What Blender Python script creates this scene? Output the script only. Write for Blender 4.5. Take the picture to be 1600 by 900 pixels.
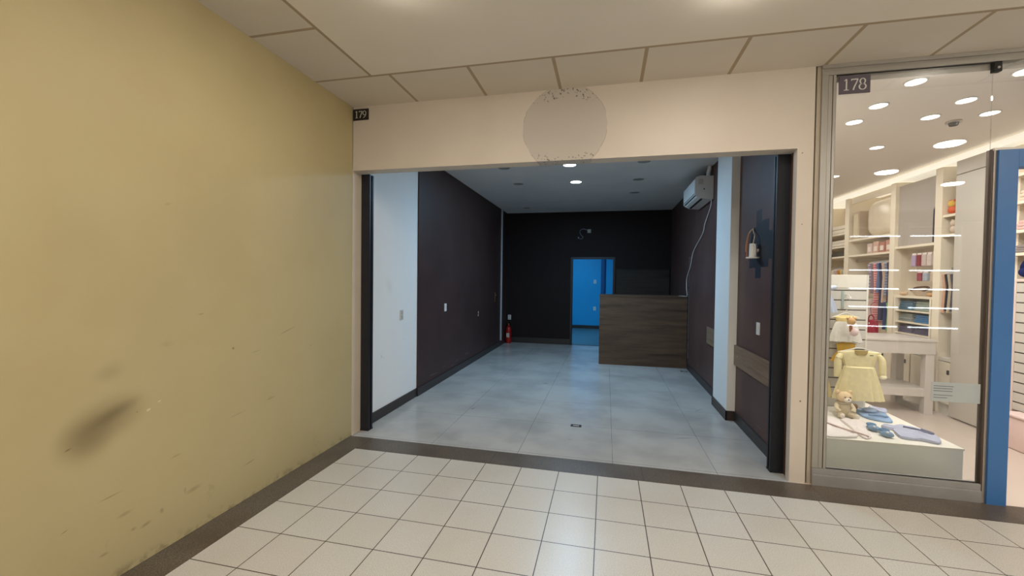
import bpy, bmesh, math, random
from mathutils import Vector, Matrix
random.seed(7)
S = bpy.context.scene
C = S.collection
for o in list(bpy.data.objects): bpy.data.objects.remove(o)

# ------------------------------------------------------------ camera
cam_d = bpy.data.cameras.new('camera'); cam = bpy.data.objects.new('camera', cam_d); C.objects.link(cam)
Rr = Vector((0.97533703, 0.22036002, 0.01261496)); Uu = Vector((-0.01685325, 0.01736398, 0.99970719)); Ff = Vector((-0.22007645, 0.97526404, -0.02064951))
M = Matrix((Rr, Uu, -Ff)).transposed().to_4x4(); M.translation = Vector((2.1393, -3.2634, 1.5099))
cam.matrix_world = M
cam_d.sensor_width = 36; cam_d.lens = 651.43 / 1600 * 36; cam_d.clip_start = 0.05; cam_d.clip_end = 100
S.camera = cam
# ------------------------------------------------------------ world, exposure
w = bpy.data.worlds.new('world'); S.world = w; w.use_nodes = True
w.node_tree.nodes['Background'].inputs[0].default_value = (0.9, 0.85, 0.75, 1); w.node_tree.nodes['Background'].inputs[1].default_value = 0.05
S.view_settings.view_transform = 'Standard'; S.view_settings.look = 'None'; S.view_settings.gamma = 1
S.view_settings.exposure = 0.0; S.view_settings.use_curve_mapping = False
# lamp powers (each is the lamp of a fixture built further down)
P_MALL = 208.0; P_NEAR = 96.0; P_SHOP = 7.5; P_ROOM = 40.0; P_BACK = 48.0
WARM = (1.0, 0.93, 0.83); NEUT = (1.0, 0.965, 0.92); COOL = (0.42, 0.71, 1.0); BLUE = (0.25, 0.68, 1.0)
XL = -0.21; XR = 3.53; YF = 0.263; ZC = 3.11; ZI = 3.09

# ------------------------------------------------------------ materials
def lin(c):
    def f(v):
        v /= 255.0
        return v / 12.92 if v <= 0.04045 else ((v + 0.055) / 1.055) ** 2.4
    return (f(c[0]), f(c[1]), f(c[2]), 1.0)

class NT:
    def __init__(s, name, rough=0.5, metal=0.0, spec=0.5):
        s.m = bpy.data.materials.new(name); s.m.use_nodes = True; s.t = s.m.node_tree; s.n = s.t.nodes
        s.b = s.n['Principled BSDF']; s.b.inputs['Roughness'].default_value = rough; s.b.inputs['Metallic'].default_value = metal
        s.b.inputs['Specular IOR Level'].default_value = spec
        s.co = s.n.new('ShaderNodeTexCoord').outputs['Object']
    def link(s, a, b): s.t.links.new(a, b)
    def val(s, sock, v):
        if hasattr(v, 'is_output'): s.link(v, sock)
        else: sock.default_value = v
    def math(s, op, a, b=0.0, clamp=False):
        n = s.n.new('ShaderNodeMath'); n.operation = op; n.use_clamp = clamp
        s.val(n.inputs[0], a); s.val(n.inputs[1], b); return n.outputs[0]
    def noise(s, scale, detail=3, rough=0.5, vec=None, sc3=None):
        n = s.n.new('ShaderNodeTexNoise'); n.inputs['Scale'].default_value = scale; n.inputs['Detail'].default_value = detail; n.inputs['Roughness'].default_value = rough
        v = vec or s.co
        if sc3:
            m = s.n.new('ShaderNodeMapping'); m.inputs['Scale'].default_value = sc3; s.link(v, m.inputs[0]); v = m.outputs[0]
        s.link(v, n.inputs['Vector']); return n.outputs['Fac']
    def ramp(s, fac, a, b, c0=0.0, c1=1.0):
        n = s.n.new('ShaderNodeMapRange'); n.interpolation_type = 'SMOOTHSTEP'
        s.val(n.inputs['Value'], fac); n.inputs['From Min'].default_value = a; n.inputs['From Max'].default_value = b
        n.inputs['To Min'].default_value = c0; n.inputs['To Max'].default_value = c1; return n.outputs[0]
    def mix(s, fac, a, b):
        n = s.n.new('ShaderNodeMix'); n.data_type = 'RGBA'; s.val(n.inputs[0], fac); s.val(n.inputs[6], a); s.val(n.inputs[7], b); return n.outputs[2]
    def sep(s):
        n = s.n.new('ShaderNodeSeparateXYZ'); s.link(s.co, n.inputs[0]); return n.outputs
    def ell(s, loc, rad, ang=0.0, soft=(0.3, 1.0), axis='X'):
        m = s.n.new('ShaderNodeMapping'); m.vector_type = 'TEXTURE'
        r = [0, 0, 0]; r['XYZ'.index(axis)] = ang
        m.inputs['Location'].default_value = loc; m.inputs['Rotation'].default_value = r; m.inputs['Scale'].default_value = rad
        s.link(s.co, m.inputs[0]); l = s.n.new('ShaderNodeVectorMath'); l.operation = 'LENGTH'; s.link(m.outputs[0], l.inputs[0])
        return s.ramp(l.outputs['Value'], soft[0], soft[1], 1.0, 0.0)
    def box(s, a, a0, a1, b, b0, b1):
        m = s.math('MULTIPLY', s.math('GREATER_THAN', a, a0), s.math('LESS_THAN', a, a1))
        k = s.math('MULTIPLY', s.math('GREATER_THAN', b, b0), s.math('LESS_THAN', b, b1)); return s.math('MULTIPLY', m, k)
    def line(s, a, at, half): return s.math('LESS_THAN', s.math('ABSOLUTE', s.math('SUBTRACT', a, at)), half)
    def grid(s, a, pitch, off, half):
        f = s.math('FRACT', s.math('DIVIDE', s.math('SUBTRACT', a, off), pitch))
        d = s.math('MINIMUM', f, s.math('SUBTRACT', 1.0, f)); return s.math('LESS_THAN', d, half / pitch)
    def color(s, c): s.val(s.b.inputs['Base Color'], c)
    def bump(s, h, strength=0.2, dist=0.01):
        n = s.n.new('ShaderNodeBump'); n.inputs['Strength'].default_value = strength; n.inputs['Distance'].default_value = dist
        s.link(h, n.inputs['Height']); s.link(n.outputs[0], s.b.inputs['Normal'])

def plain(name, c, rough=0.5, metal=0.0, var=0.06, scale=6, bump=0.0, spec=0.5):
    t = NT(name, rough, metal, spec); a = lin(c); b = tuple(x * (1 - var * 2) for x in a[:3]) + (1,)
    nz = t.noise(scale, 4); t.color(t.mix(nz, a, b))
    if bump: t.bump(t.noise(scale * 12, 4), bump, 0.004)
    return t.m
def emit(name, c, k):
    t = NT(name); t.color((0.8, 0.8, 0.8, 1)); t.b.inputs['Emission Color'].default_value = (*c, 1); t.b.inputs['Emission Strength'].default_value = k
    return t.m
def cloth(name, c, var=0.12, stripe=None):
    t = NT(name, 0.9, 0, 0.1); a = lin(c); b = tuple(x * (1 - var * 2) for x in a[:3]) + (1,)
    col = t.mix(t.noise(30, 4), a, b)
    if stripe:
        z = t.sep()[2]; col = t.mix(t.grid(z, stripe[1], 0, stripe[1] * 0.2), col, lin(stripe[0]))
    t.color(col); t.bump(t.noise(250, 2), 0.15, 0.002); return t.m

MM = {}
def mat(name, *a, **k):
    if name not in MM: MM[name] = plain(name, *a, **k)
    return MM[name]
def cl(c, stripe=None):
    n = 'cloth_%d_%d_%d%s' % (*c, 's%d_%d_%d' % stripe[0] if stripe else '')
    if n not in MM: MM[n] = cloth(n, c, 0.12, stripe)
    return MM[n]

def m_mall_floor():
    t = NT('mall_floor_tiles', 0.32, 0, 0.45); x, y, z = t.sep()
    g = t.math('MAXIMUM', t.grid(x, .3, 0, .0028), t.grid(y, .3, 0, .0028))
    sp = t.noise(210, 2, .6); big = t.noise(1.3, 3)
    cell = t.n.new('ShaderNodeTexWhiteNoise'); cell.noise_dimensions = '2D'
    cb = t.n.new('ShaderNodeCombineXYZ'); t.link(t.math('FLOOR', t.math('DIVIDE', x, .3)), cb.inputs[0]); t.link(t.math('FLOOR', t.math('DIVIDE', y, .3)), cb.inputs[1]); t.link(cb.outputs[0], cell.inputs['Vector'])
    c = t.mix(t.ramp(sp, .35, .65), lin((210, 206, 199)), lin((180, 176, 168)))
    c = t.mix(t.math('MULTIPLY', cell.outputs['Value'], .22), c, lin((186, 176, 160)))
    c = t.mix(t.ramp(big, .45, .75, 0, .22), c, lin((176, 160, 138)))
    t.color(t.mix(g, c, lin((62, 48, 34)))); t.link(t.ramp(sp, .3, .7, .26, .42), t.b.inputs['Roughness']); return t.m
def m_granite():
    t = NT('dark_granite', 0.38, 0, 0.4); x, y, z = t.sep()
    c = t.mix(t.ramp(t.noise(160, 3, .7), .35, .68), lin((66, 58, 49)), lin((120, 110, 98)))
    c = t.mix(t.ramp(t.noise(2.5, 4), .4, .65, 0, .55), c, lin((74, 62, 50)))
    t.color(t.mix(t.grid(x, 1.21, .02, .0015), c, lin((50, 42, 36)))); return t.m
def m_shop_floor():
    t = NT('large_porcelain_tiles', 0.22, 0, 0.5); x, y, z = t.sep()
    g = t.math('MULTIPLY', t.math('MAXIMUM', t.grid(x, .803, .61, .0022), t.grid(y, .8, 1.09, .0022)), t.ramp(t.noise(2.2, 3), .3, .6, .35, 1))
    c = t.mix(t.ramp(t.noise(1.6, 5), .35, .7), lin((184, 181, 176)), lin((162, 160, 156)))
    c = t.mix(t.ramp(t.noise(9, 5, .65), .66, .74, 0, .3), c, lin((110, 108, 104)))
    # worn strokes and drag marks
    for (px, py, a, r) in ((3.23, 1.98, .9, (.16, .006, 1)), (3.3, 1.8, -.5, (.12, .005, 1)), (.95, 2.6, .2, (.1, .008, 1)), (1.3, 2.75, 0, (.06, .03, 1)), (2.9, 1.0, .3, (.14, .01, 1)), (.65, 1.35, 1.2, (.05, .02, 1))):
        c = t.mix(t.math('MULTIPLY', t.ell((px, py, 0), r, a, axis='Z'), .5), c, lin((90, 88, 84)))
    t.color(t.mix(t.math('MULTIPLY', g, .75), c, lin((92, 90, 86)))); return t.m
def m_left():
    t = NT('yellow_wall_paint', 0.55, 0, 0.3); x, y, z = t.sep()
    c = t.mix(t.ramp(t.noise(1.1, 4), .35, .7), lin((186, 171, 129)), lin((179, 163, 121)))
    c = t.mix(t.ramp(t.noise(3.2, 5), .55, .75, 0, .22), c, lin((182, 160, 112)))
    dk = lin((104, 88, 58))
    def add(c, y, z, ry, rz, a, k, soft=(0, 1), col=dk): return t.mix(t.math('MULTIPLY', t.ell((0, y, z), (1e3, ry, rz), a, soft), k), c, col)
    c = add(c, -1.735, .80, .24, .15, .30, .55); c = add(c, -1.71, .825, .17, .05, .36, .5); c = add(c, -1.82, .735, .15, .15, .1, .5)
    c = add(c, -1.72, 1.03, .10, .07, .2, .18); c = add(c, -1.45, 1.13, .05, .03, 0, .12)
    for q in ((-1.885, .715, .02, .006, .3, .8), (-1.60, .80, .006, .004, 0, .9), (-1.03, 1.04, .012, .012, 0, .9), (-.56, 1.10, .13, .005, .28, .55), (-.85, .99, .05, .004, .1, .4), (-1.40, .49, .04, .006, .1, .4),
              (-1.72, .42, .07, .005, .08, .5), (-1.56, .19, .04, .014, .2, .4), (-1.48, .22, .015, .022, .2, .4), (-1.3, .25, .07, .02, .1, .3), (-1.62, .20, .02, .012, 0, .35), (-1.35, .27, .012, .03, 0, .25), (-1.75, .15, .03, .01, 0, .4), (-.72, .63, .06, .012, .1, .3), (-1.0, .60, .1, .008, .1, .2), (-.9, .24, .07, .008, .12, .4), (-1.66, .3, .05, .015, .1, .3), (-1.25, 1.28, .03, .006, .1, .4), (-1.44, 1.9, .03, .008, .3, .2), (-1.9, .35, .02, .004, .3, .6), (-.3, .95, .02, .008, .2, .3)):
        c = add(c, *q)
    c = add(c, -1.545, .795, .014, .008, .4, .6, (.6, 1), lin((222, 208, 170))); c = add(c, -1.49, .825, .011, .005, .3, .6, (.6, 1), lin((222, 208, 170)))
    gr = t.math('MULTIPLY', t.ramp(z, .0, .07, 1, 0), t.ramp(t.noise(14, 5, .7), .44, .66)); c = t.mix(t.math('MULTIPLY', gr, .5), c, lin((104, 90, 64)))
    g2 = t.math('MULTIPLY', t.ramp(z, .1, .45, 1, 0), t.ramp(t.noise(7, 5, .7), .62, .74)); c = t.mix(t.math('MULTIPLY', g2, .22), c, lin((120, 100, 64)))
    t.color(c); t.bump(t.noise(2.5, 4), .25, .02); return t.m
def m_front():
    t = NT('cream_fascia_paint', 0.5, 0, 0.3); x, y, z = t.sep()
    c = t.mix(t.ramp(t.noise(1.2, 3), .3, .7), lin((209, 199, 187)), lin((203, 192, 179)))
    d = t.n.new('ShaderNodeVectorMath'); d.operation = 'DISTANCE'
    cb = t.n.new('ShaderNodeCombineXYZ'); t.link(x, cb.inputs[0]); t.link(z, cb.inputs[2]); t.link(cb.outputs[0], d.inputs[0]); d.inputs[1].default_value = (1.775, 0, 2.79)
    dist = d.outputs['Value']; dd = t.math('ADD', dist, t.math('MULTIPLY', t.math('SUBTRACT', t.noise(18, 4), .5), .02))
    c = t.mix(t.math('MULTIPLY', t.math('LESS_THAN', dd, .352), .75), c, lin((184, 177, 169)))
    ring = t.math('MULTIPLY', t.line(dd, .352, .0035), t.ramp(t.noise(6, 3), .5, .56)); c = t.mix(t.math('MULTIPLY', ring, .35), c, lin((130, 116, 100)))
    gl = t.math('MULTIPLY', t.math('MULTIPLY', t.line(dist, .30, .05), t.ramp(t.math('ABSOLUTE', t.math('SUBTRACT', z, 2.79)), .19, .25)), t.ramp(t.noise(55, 3), .60, .64)); c = t.mix(t.math('MULTIPLY', gl, .8), c, lin((70, 60, 50)))
    for q in ((3.55, 2.48, .006), (3.56, 1.95, .005), (3.58, .62, .008)): c = t.mix(t.ell((q[0], 0, q[1]), (q[2], 1e3, q[2]), 0, (.5, 1)), c, lin((110, 98, 84)))
    t.color(c); return t.m
def m_ceiling():
    t = NT('ceiling_panels', 0.75, 0, 0.2); x, y, z = t.sep()
    c = t.mix(t.ramp(t.noise(.9, 3), .35, .7), lin((228, 220, 208)), lin((222, 213, 200)))
    bx = t.math('LESS_THAN', x, .29); by = t.math('GREATER_THAN', y, -.25); c = t.mix(t.math('MAXIMUM', bx, by), c, t.mix(t.noise(3, 4), lin((214, 205, 193)), lin((206, 197, 184))))
    l1 = t.math('MULTIPLY', t.line(y, -.25, .012), t.math('GREATER_THAN', x, .28)); l2 = t.math('MULTIPLY', t.line(x, .29, .012), t.math('LESS_THAN', y, -.24))
    l3 = t.math('MULTIPLY', t.math('MULTIPLY', t.grid(x, .647, .445, .013), by), t.math('GREATER_THAN', x, .3))
    l4 = t.math('MULTIPLY', t.grid(y, .647, -.25, .012), t.math('MULTIPLY', bx, t.math('LESS_THAN', y, -.2)))
    l = t.math('MAXIMUM', t.math('MAXIMUM', l1, l2), t.math('MAXIMUM', l3, l4)); t.color(t.mix(l, c, lin((168, 150, 126)))); return t.m
def m_brown(patch=False):
    t = NT('brown_wall_paint' + ('_patched' if patch else ''), 0.5, 0, 0.35); x, y, z = t.sep()
    c = t.mix(t.ramp(t.noise(2, 4), .3, .7), lin((90, 66, 60) if patch else (68, 48, 44)), lin((80, 58, 53) if patch else (60, 42, 38)))
    c = t.mix(t.ramp(t.noise(40, 2), .76, .8, 0, .3), c, lin((120, 104, 94)))
    for q in ((2.15, .17, .22, .008, -.06), (2.55, .20, .12, .006, -.1), (3.6, .22, .16, .009, -.05), (2.9, .15, .10, .007, 0), (.95, .18, .12, .006, 0), (3.1, .19, .12, .012, .1)):
        c = t.mix(t.math('MULTIPLY', t.ell((0, q[0], q[1]), (1e3, q[2], q[3]), q[4], (.2, 1)), .55), c, lin((126, 112, 106)))
    if patch:
        dk = lin((30, 29, 36))
        for (y0, y1, z0, z1) in ((.82, 1.15, 1.65, 2.08), (.68, .84, 1.72, 1.97), (1.13, 1.30, 1.80, 2.04), (.84, 1.32, 1.65, 1.76), (1.0, 1.15, 1.55, 1.67)):
            c = t.mix(t.box(y, y0, y1, z, z0, z1), c, dk)
        c = t.mix(t.box(y, 1.0, 1.15, z, 2.07, 2.19), c, lin((50, 33, 34)))
    t.color(c); t.bump(t.noise(80, 3), .1, .003); return t.m
def m_wood(name, a, b, axis=0):
    t = NT(name, 0.5, 0, 0.35); sc = [14, 14, 14]; sc[axis] = 1.2
    n1 = t.noise(1.0, 5, .6, sc3=tuple(sc)); sc2 = [60, 60, 60]; sc2[axis] = 3; n2 = t.noise(1.0, 3, .6, sc3=tuple(sc2))
    c = t.mix(t.ramp(n1, .32, .68), lin(a), lin(b)); c = t.mix(t.ramp(n2, .5, .75, 0, .5), c, lin(tuple(v * .75 for v in b)))
    c = t.mix(t.ramp(t.noise(1.0, 2, .5, sc3=tuple(v * .5 for v in sc)), .66, .72, 0, .6), c, lin(tuple(v * .55 for v in b)))
    t.color(c); return t.m
def m_slat():
    t = NT('slatwall_white', 0.4, 0, 0.4); x, y, z = t.sep(); t.color(t.mix(t.grid(z, .0955, .012, .0055), lin((205, 200, 190)), lin((62, 54, 44)))); return t.m
def m_glass():
    t = NT('clear_shop_glass'); n = t.n; n.remove(t.b); out = n['Material Output']
    tr = n.new('ShaderNodeBsdfTransparent'); tr.inputs[0].default_value = (.975, .985, .98, 1); gl = n.new('ShaderNodeBsdfGlossy'); gl.inputs['Roughness'].default_value = 0.0
    f = n.new('ShaderNodeFresnel'); f.inputs['IOR'].default_value = 1.5; mx = n.new('ShaderNodeMixShader')
    t.link(f.outputs[0], mx.inputs[0]); t.link(tr.outputs[0], mx.inputs[1]); t.link(gl.outputs[0], mx.inputs[2]); t.link(mx.outputs[0], out.inputs['Surface']); return t.m
def m_whitewall():
    t = NT('white_wall_paint', 0.55, 0, 0.3); c = t.mix(t.noise(1.5, 3), lin((238, 238, 236)), lin((230, 230, 228)))
    for q in ((.80, .66, .02, .03, .4), (.84, .64, .015, .012, 0), (1.30, .78, .02, .012, 0), (.95, 1.42, .10, .16, .5)):
        c = t.mix(t.math('MULTIPLY', t.ell((0, q[0], q[1]), (1e3, q[2], q[3]), q[4], (0, 1)), .12 if q[3] > .1 else .3), c, lin((150, 146, 138)))
    t.color(c); return t.m

MALLF, GRAN, SHOPF, LEFT, FRONT, CEIL = m_mall_floor(), m_granite(), m_shop_floor(), m_left(), m_front(), m_ceiling()
BROWN, BROWNP = m_brown(), m_brown(True)
WOOD = m_wood('walnut_laminate', (98, 76, 58), (74, 56, 43)); RAILW = m_wood('light_brown_wood', (136, 112, 92), (116, 94, 76), 1)
SLAT, GLASS, WHITEW = m_slat(), m_glass(), m_whitewall()
BLACKM = plain('black_painted_steel', (36, 38, 46), .45, .3); BASEB = plain('dark_baseboard', (52, 46, 44), .4)
ALU = plain('brushed_aluminium', (178, 174, 166), .38, .55, .05, 3); WHITE = plain('white_lacquer', (226, 220, 208), .4, 0, .03)
CREAM = plain('cream_lacquer', (238, 226, 204), .45, 0, .02); GREYL = plain('grey_lacquer', (186, 178, 170), .4, 0, .03)
PLAS = plain('white_plastic', (222, 220, 216), .35, 0, .02); DARK = plain('dark_gap', (22, 20, 20), .6)
BLUEP = plain('blue_painted_frame', (58, 110, 170), .42, 0, .05, 2); BLUEW = plain('blue_wall_paint', (22, 158, 216), .6, 0, .05, 1)
CEIL2 = plain('shop_ceiling_paint', (228, 220, 212), .7, 0, .03, 1); CEIL1 = plain('interior_ceiling_paint', (226, 226, 226), .7, 0, .08, 2)
FLOOR2 = plain('glossy_beige_tiles', (206, 190, 178), .2, 0, .03, 2); MAUVE = plain('mauve_grey_panel', (140, 132, 150), .4, 0, .04, 1)

# ------------------------------------------------------------ mesh helpers
def nbm(): return bmesh.new()
def box(bm, x0, y0, z0, x1, y1, z1, bev=0.0, rot=None):
    x0, x1 = min(x0, x1), max(x0, x1); y0, y1 = min(y0, y1), max(y0, y1); z0, z1 = min(z0, z1), max(z0, z1)
    r = bmesh.ops.create_cube(bm, size=1.0); vs = r['verts']; c = Vector(((x0 + x1) / 2, (y0 + y1) / 2, (z0 + z1) / 2))
    for v in vs: v.co = Vector((v.co.x * (x1 - x0), v.co.y * (y1 - y0), v.co.z * (z1 - z0)))
    if bev > 0:
        es = list({e for v in vs for e in v.link_edges}); b = bmesh.ops.bevel(bm, geom=es, offset=bev, segments=2, affect='EDGES', profile=.6)
        vs = list({v for v in b['verts']} | {v for v in vs if v.is_valid})
    for v in vs:
        p = v.co
        if rot: p = Matrix.Rotation(rot, 3, 'Z') @ p
        v.co = p + c
    return bm
def cyl(bm, p, r, h, axis='Z', seg=24, r2=None):
    m = Matrix.Translation(p) @ {'Z': Matrix(), 'X': Matrix.Rotation(math.pi / 2, 4, 'Y'), 'Y': Matrix.Rotation(-math.pi / 2, 4, 'X')}[axis]
    bmesh.ops.create_cone(bm, cap_ends=True, segments=seg, radius1=r, radius2=r if r2 is None else r2, depth=h, matrix=m); return bm
def ball(bm, p, r, rot=None, seg=16):
    m = Matrix.Translation(p)
    if rot: m = m @ rot.to_4x4()
    rr = r if hasattr(r, '__len__') else (r, r, r); m = m @ Matrix.Diagonal((*rr, 1))
    bmesh.ops.create_uvsphere(bm, u_segments=seg, v_segments=max(8, seg // 2), radius=1, matrix=m); return bm
def tube(bm, pts, r, seg=8):
    pts = [Vector(p) for p in pts]
    # Catmull-Rom smoothing
    sm = []
    for i in range(len(pts) - 1):
        p0, p1, p2, p3 = pts[max(i - 1, 0)], pts[i], pts[i + 1], pts[min(i + 2, len(pts) - 1)]
        n = 5 if len(pts) > 2 else 1
        for k in range(n):
            t = k / n; sm.append(0.5 * ((2 * p1) + (-p0 + p2) * t + (2 * p0 - 5 * p1 + 4 * p2 - p3) * t * t + (-p0 + 3 * p1 - 3 * p2 + p3) * t ** 3))
    sm.append(pts[-1]); rings = []; up = Vector((0.31, 0.17, 0.93)).normalized()
    for i, p in enumerate(sm):
        d = (sm[min(i + 1, len(sm) - 1)] - sm[max(i - 1, 0)]).normalized(); a = d.cross(up)
        if a.length < 1e-3: a = d.cross(Vector((1, 0, 0)))
        a.normalize(); b = d.cross(a).normalized(); rr = r(i / (len(sm) - 1)) if callable(r) else r
        rings.append([bm.verts.new(p + (a * math.cos(2 * math.pi * k / seg) + b * math.sin(2 * math.pi * k / seg)) * rr) for k in range(seg)])
    for i in range(len(rings) - 1):
        for k in range(seg): bm.faces.new((rings[i][k], rings[i][(k + 1) % seg], rings[i + 1][(k + 1) % seg], rings[i + 1][k]))
    bm.faces.new(rings[0][::-1]); bm.faces.new(rings[-1]); return bm
def prism(bm, pts, axis, a0, a1):
    """polygon pts in the two axes other than axis, extruded from a0 to a1"""
    def mk(p, a):
        return {'X': (a, p[0], p[1]), 'Y': (p[0], a, p[1]), 'Z': (p[0], p[1], a)}[axis]
    A = [bm.verts.new(mk(p, a0)) for p in pts]; B = [bm.verts.new(mk(p, a1)) for p in pts]; n = len(pts)
    bm.faces.new(A); bm.faces.new(B[::-1])
    for i in range(n): bm.faces.new((A[i], B[i], B[(i + 1) % n], A[(i + 1) % n]))
    return bm
def loft(bm, rows):
    """closed rings of equal length -> skin with caps"""
    R = [[bm.verts.new(p) for p in r] for r in rows]; n = len(R[0])
    for i in range(len(R) - 1):
        for k in range(n): bm.faces.new((R[i][k], R[i][(k + 1) % n], R[i + 1][(k + 1) % n], R[i + 1][k]))
    bm.faces.new(R[0][::-1]); bm.faces.new(R[-1]); return bm

def fin(name, bm, m, parent=None, smooth=False, origin=None):
    bmesh.ops.recalc_face_normals(bm, faces=bm.faces[:])
    me = bpy.data.meshes.new(name); 
    if parent is not None: off = parent['_w'] if '_w' in parent else (0, 0, 0)
    elif origin is not None: off = origin
    else: off = (0, 0, 0)
    off = Vector(off); bmesh.ops.translate(bm, verts=bm.verts[:], vec=-off); bm.to_mesh(me); bm.free()
    if smooth:
        for p in me.polygons: p.use_smooth = True
        me.set_sharp_from_angle(angle=math.radians(40))
    me.materials.append(m); o = bpy.data.objects.new(name, me); C.objects.link(o)
    if parent is not None: o.parent = parent; o['_w'] = tuple(off)
    else: o.location = off; o['_w'] = tuple(off)
    return o
def thing(name, label, cat, loc=(0, 0, 0), group=None):
    o = bpy.data.objects.new(name, None); C.objects.link(o); o.location = loc; o['_w'] = tuple(loc); o.empty_display_size = .1
    o['label'] = label; o['category'] = cat
    if group: o['group'] = group
    return o
def tag(o, label, cat, group=None):
    o['label'] = label; o['category'] = cat
    if group: o['group'] = group
    return o
def struct(name, bm, m, parent=None, smooth=False):
    o = fin(name, bm, m, parent, smooth)
    if parent is None: o['kind'] = 'structure'
    return o
def sbox(name, m, *b, bev=0.0): return struct(name, box(nbm(), *b, bev=bev), m)
def pbox(name, m, parent, *b, bev=0.0): return fin(name, box(nbm(), *b, bev=bev), m, parent)
def lamp(name, loc, size, power, color, parent, spread=math.pi, rx=0.0):
    d = bpy.data.lights.new(name, 'AREA'); d.shape = 'DISK'; d.size = size; d.energy = power; d.color = color; d.spread = spread
    o = bpy.data.objects.new(name, d); C.objects.link(o); o.parent = parent; o.location = Vector(loc) - Vector(parent['_w']); o.rotation_euler = (rx, 0, 0); return o

# ------------------------------------------------------------ floors
sbox('floor', MALLF, 0, -9.0, -.06, 14, 0, 0)
sbox('trim_1', GRAN, XL, 0, -.06, 14, .25, .001)
sbox('trim_2', GRAN, XL, -9.0, -.06, 0, 0, .001)
sbox('floor_shop', SHOPF, XL, .25, -.06, 3.6, 6.5, 0)
sbox('floor_back_room', plain('teal_grey_floor', (78, 108, 116), .35), -1.0, 6.5, -.06, 3.6, 10.1, 0)
sbox('floor_baby_shop', FLOOR2, 3.6, .25, -.06, 14, 7.3, 0)
# ceilings
sbox('ceiling', CEIL, XL - .1, -9.0, ZC, 14, YF, ZC + .06)
sbox('ceiling_shop', CEIL1, XL - .1, .40, ZI, 3.62, 6.6, ZI + .06)
sbox('ceiling_back_room', WHITEW, -1.0, 6.6, 2.9, 3.6, 10.1, 2.96)
sbox('ceiling_baby_shop', CEIL2, 3.66, YF + .05, 3.0, 14, 7.3, 3.05)
# ------------------------------------------------------------ walls
sbox('wall_left', LEFT, XL - .15, -9.0, 0, XL - .004, YF, ZC)
sbox('wall_left_lining', plain('cream_reveal', (214, 200, 180), .5), XL - .15, YF, 0, XL, .41, 2.52)
sbox('wall_left_white', WHITEW, XL - .15, .41, 0, XL, 1.655, ZI)
sbox('wall_left_brown', BROWN, XL - .15, 1.655, 0, -.195, 6.5, ZI)
bm = nbm(); box(bm, XL, YF, 2.515, 3.517, .40, ZC); box(bm, 3.517, YF, 0, 3.625, .33, ZC); box(bm, 3.517, .33, 2.515, 3.625, .40, ZC)
struct('wall_front', bm, FRONT)
sbox('wall_right', BROWNP, XR, .33, 0, 3.60, 6.5, ZI)
sbox('wall_right_column', WHITEW, 3.445, 1.68, 0, 3.535, 2.27, ZI)
bm = nbm(); box(bm, XL - .1, 6.5, 0, 1.375, 6.6, ZI); box(bm, 2.285, 6.5, 0, 3.6, 6.6, ZI); box(bm, 1.375, 6.5, 2.0, 2.285, 6.6, ZI)
struct('wall_back', bm, plain('shade_darkened_brown_paint', (36, 27, 26), .6, 0, .06, 6, 0, .2))  # the shop's brown, darkened so the colour carries the shade this deep inside
bm = nbm(); box(bm, 1.33, 6.485, 0, 1.375, 6.61, 2.045); box(bm, 2.285, 6.485, 0, 2.33, 6.61, 2.045); box(bm, 1.375, 6.485, 2.0, 2.285, 6.61, 2.045)
struct('door_1', bm, plain('dark_door_frame', (30, 30, 40), .4))
sbox('wall_back_room', BLUEW, -1.0, 10.0, 0, 3.6, 10.1, 2.9)
sbox('wall_back_room_left', BLUEW, -1.1, 6.6, 0, -1.0, 10.1, 2.9)
sbox('wall_back_room_right', BLUEW, 3.6, 6.6, 0, 3.68, 10.1, 2.9)
sbox('wall_back_room_shade_strip', plain('shaded_blue_paint', (18, 78, 130), .6), 1.98, 9.9, 0, 2.09, 10.0, 2.9)  # slab added for a dark wall edge, its shade held in the blue
sbox('baseboard_back_room', BASEB, -1.0, 9.98, 0, 3.6, 10.0, .1)
# baseboards
sbox('baseboard_left', BASEB, XL, .49, 0, XL + .012, 1.655, .105); sbox('baseboard_left_brown', BASEB, -.195, 1.64, 0, -.183, 6.5, .105)
sbox('baseboard_right', BASEB, XR - .012, .47, 0, XR, 1.68, .105); sbox('baseboard_right_rear', BASEB, XR - .012, 2.27, 0, XR, 4.42, .105)
bm = nbm(); box(bm, 3.433, 1.668, 0, 3.445, 2.282, .105); box(bm, 3.433, 1.668, 0, XR - .005, 1.68, .105); box(bm, 3.433, 2.27, 0, XR, 2.282, .105)
struct('baseboard_column', bm, plain('dark_brown_baseboard', (62, 50, 46), .4))
bm = nbm(); box(bm, -.183, 6.488, 0, 1.33, 6.5, .13); box(bm, 2.33, 6.488, 0, 3.53, 6.5, .13); struct('baseboard_back', bm, BASEB)
sbox('trim_3', plain('light_grey_corner_strip', (190, 190, 195), .4), -.195, 5.90, .12, -.165, 5.945, ZI)
sbox('trim_4', plain('dark_threshold', (70, 74, 80), .4), 1.375, 6.49, 0, 2.285, 6.61, .006)

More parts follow.
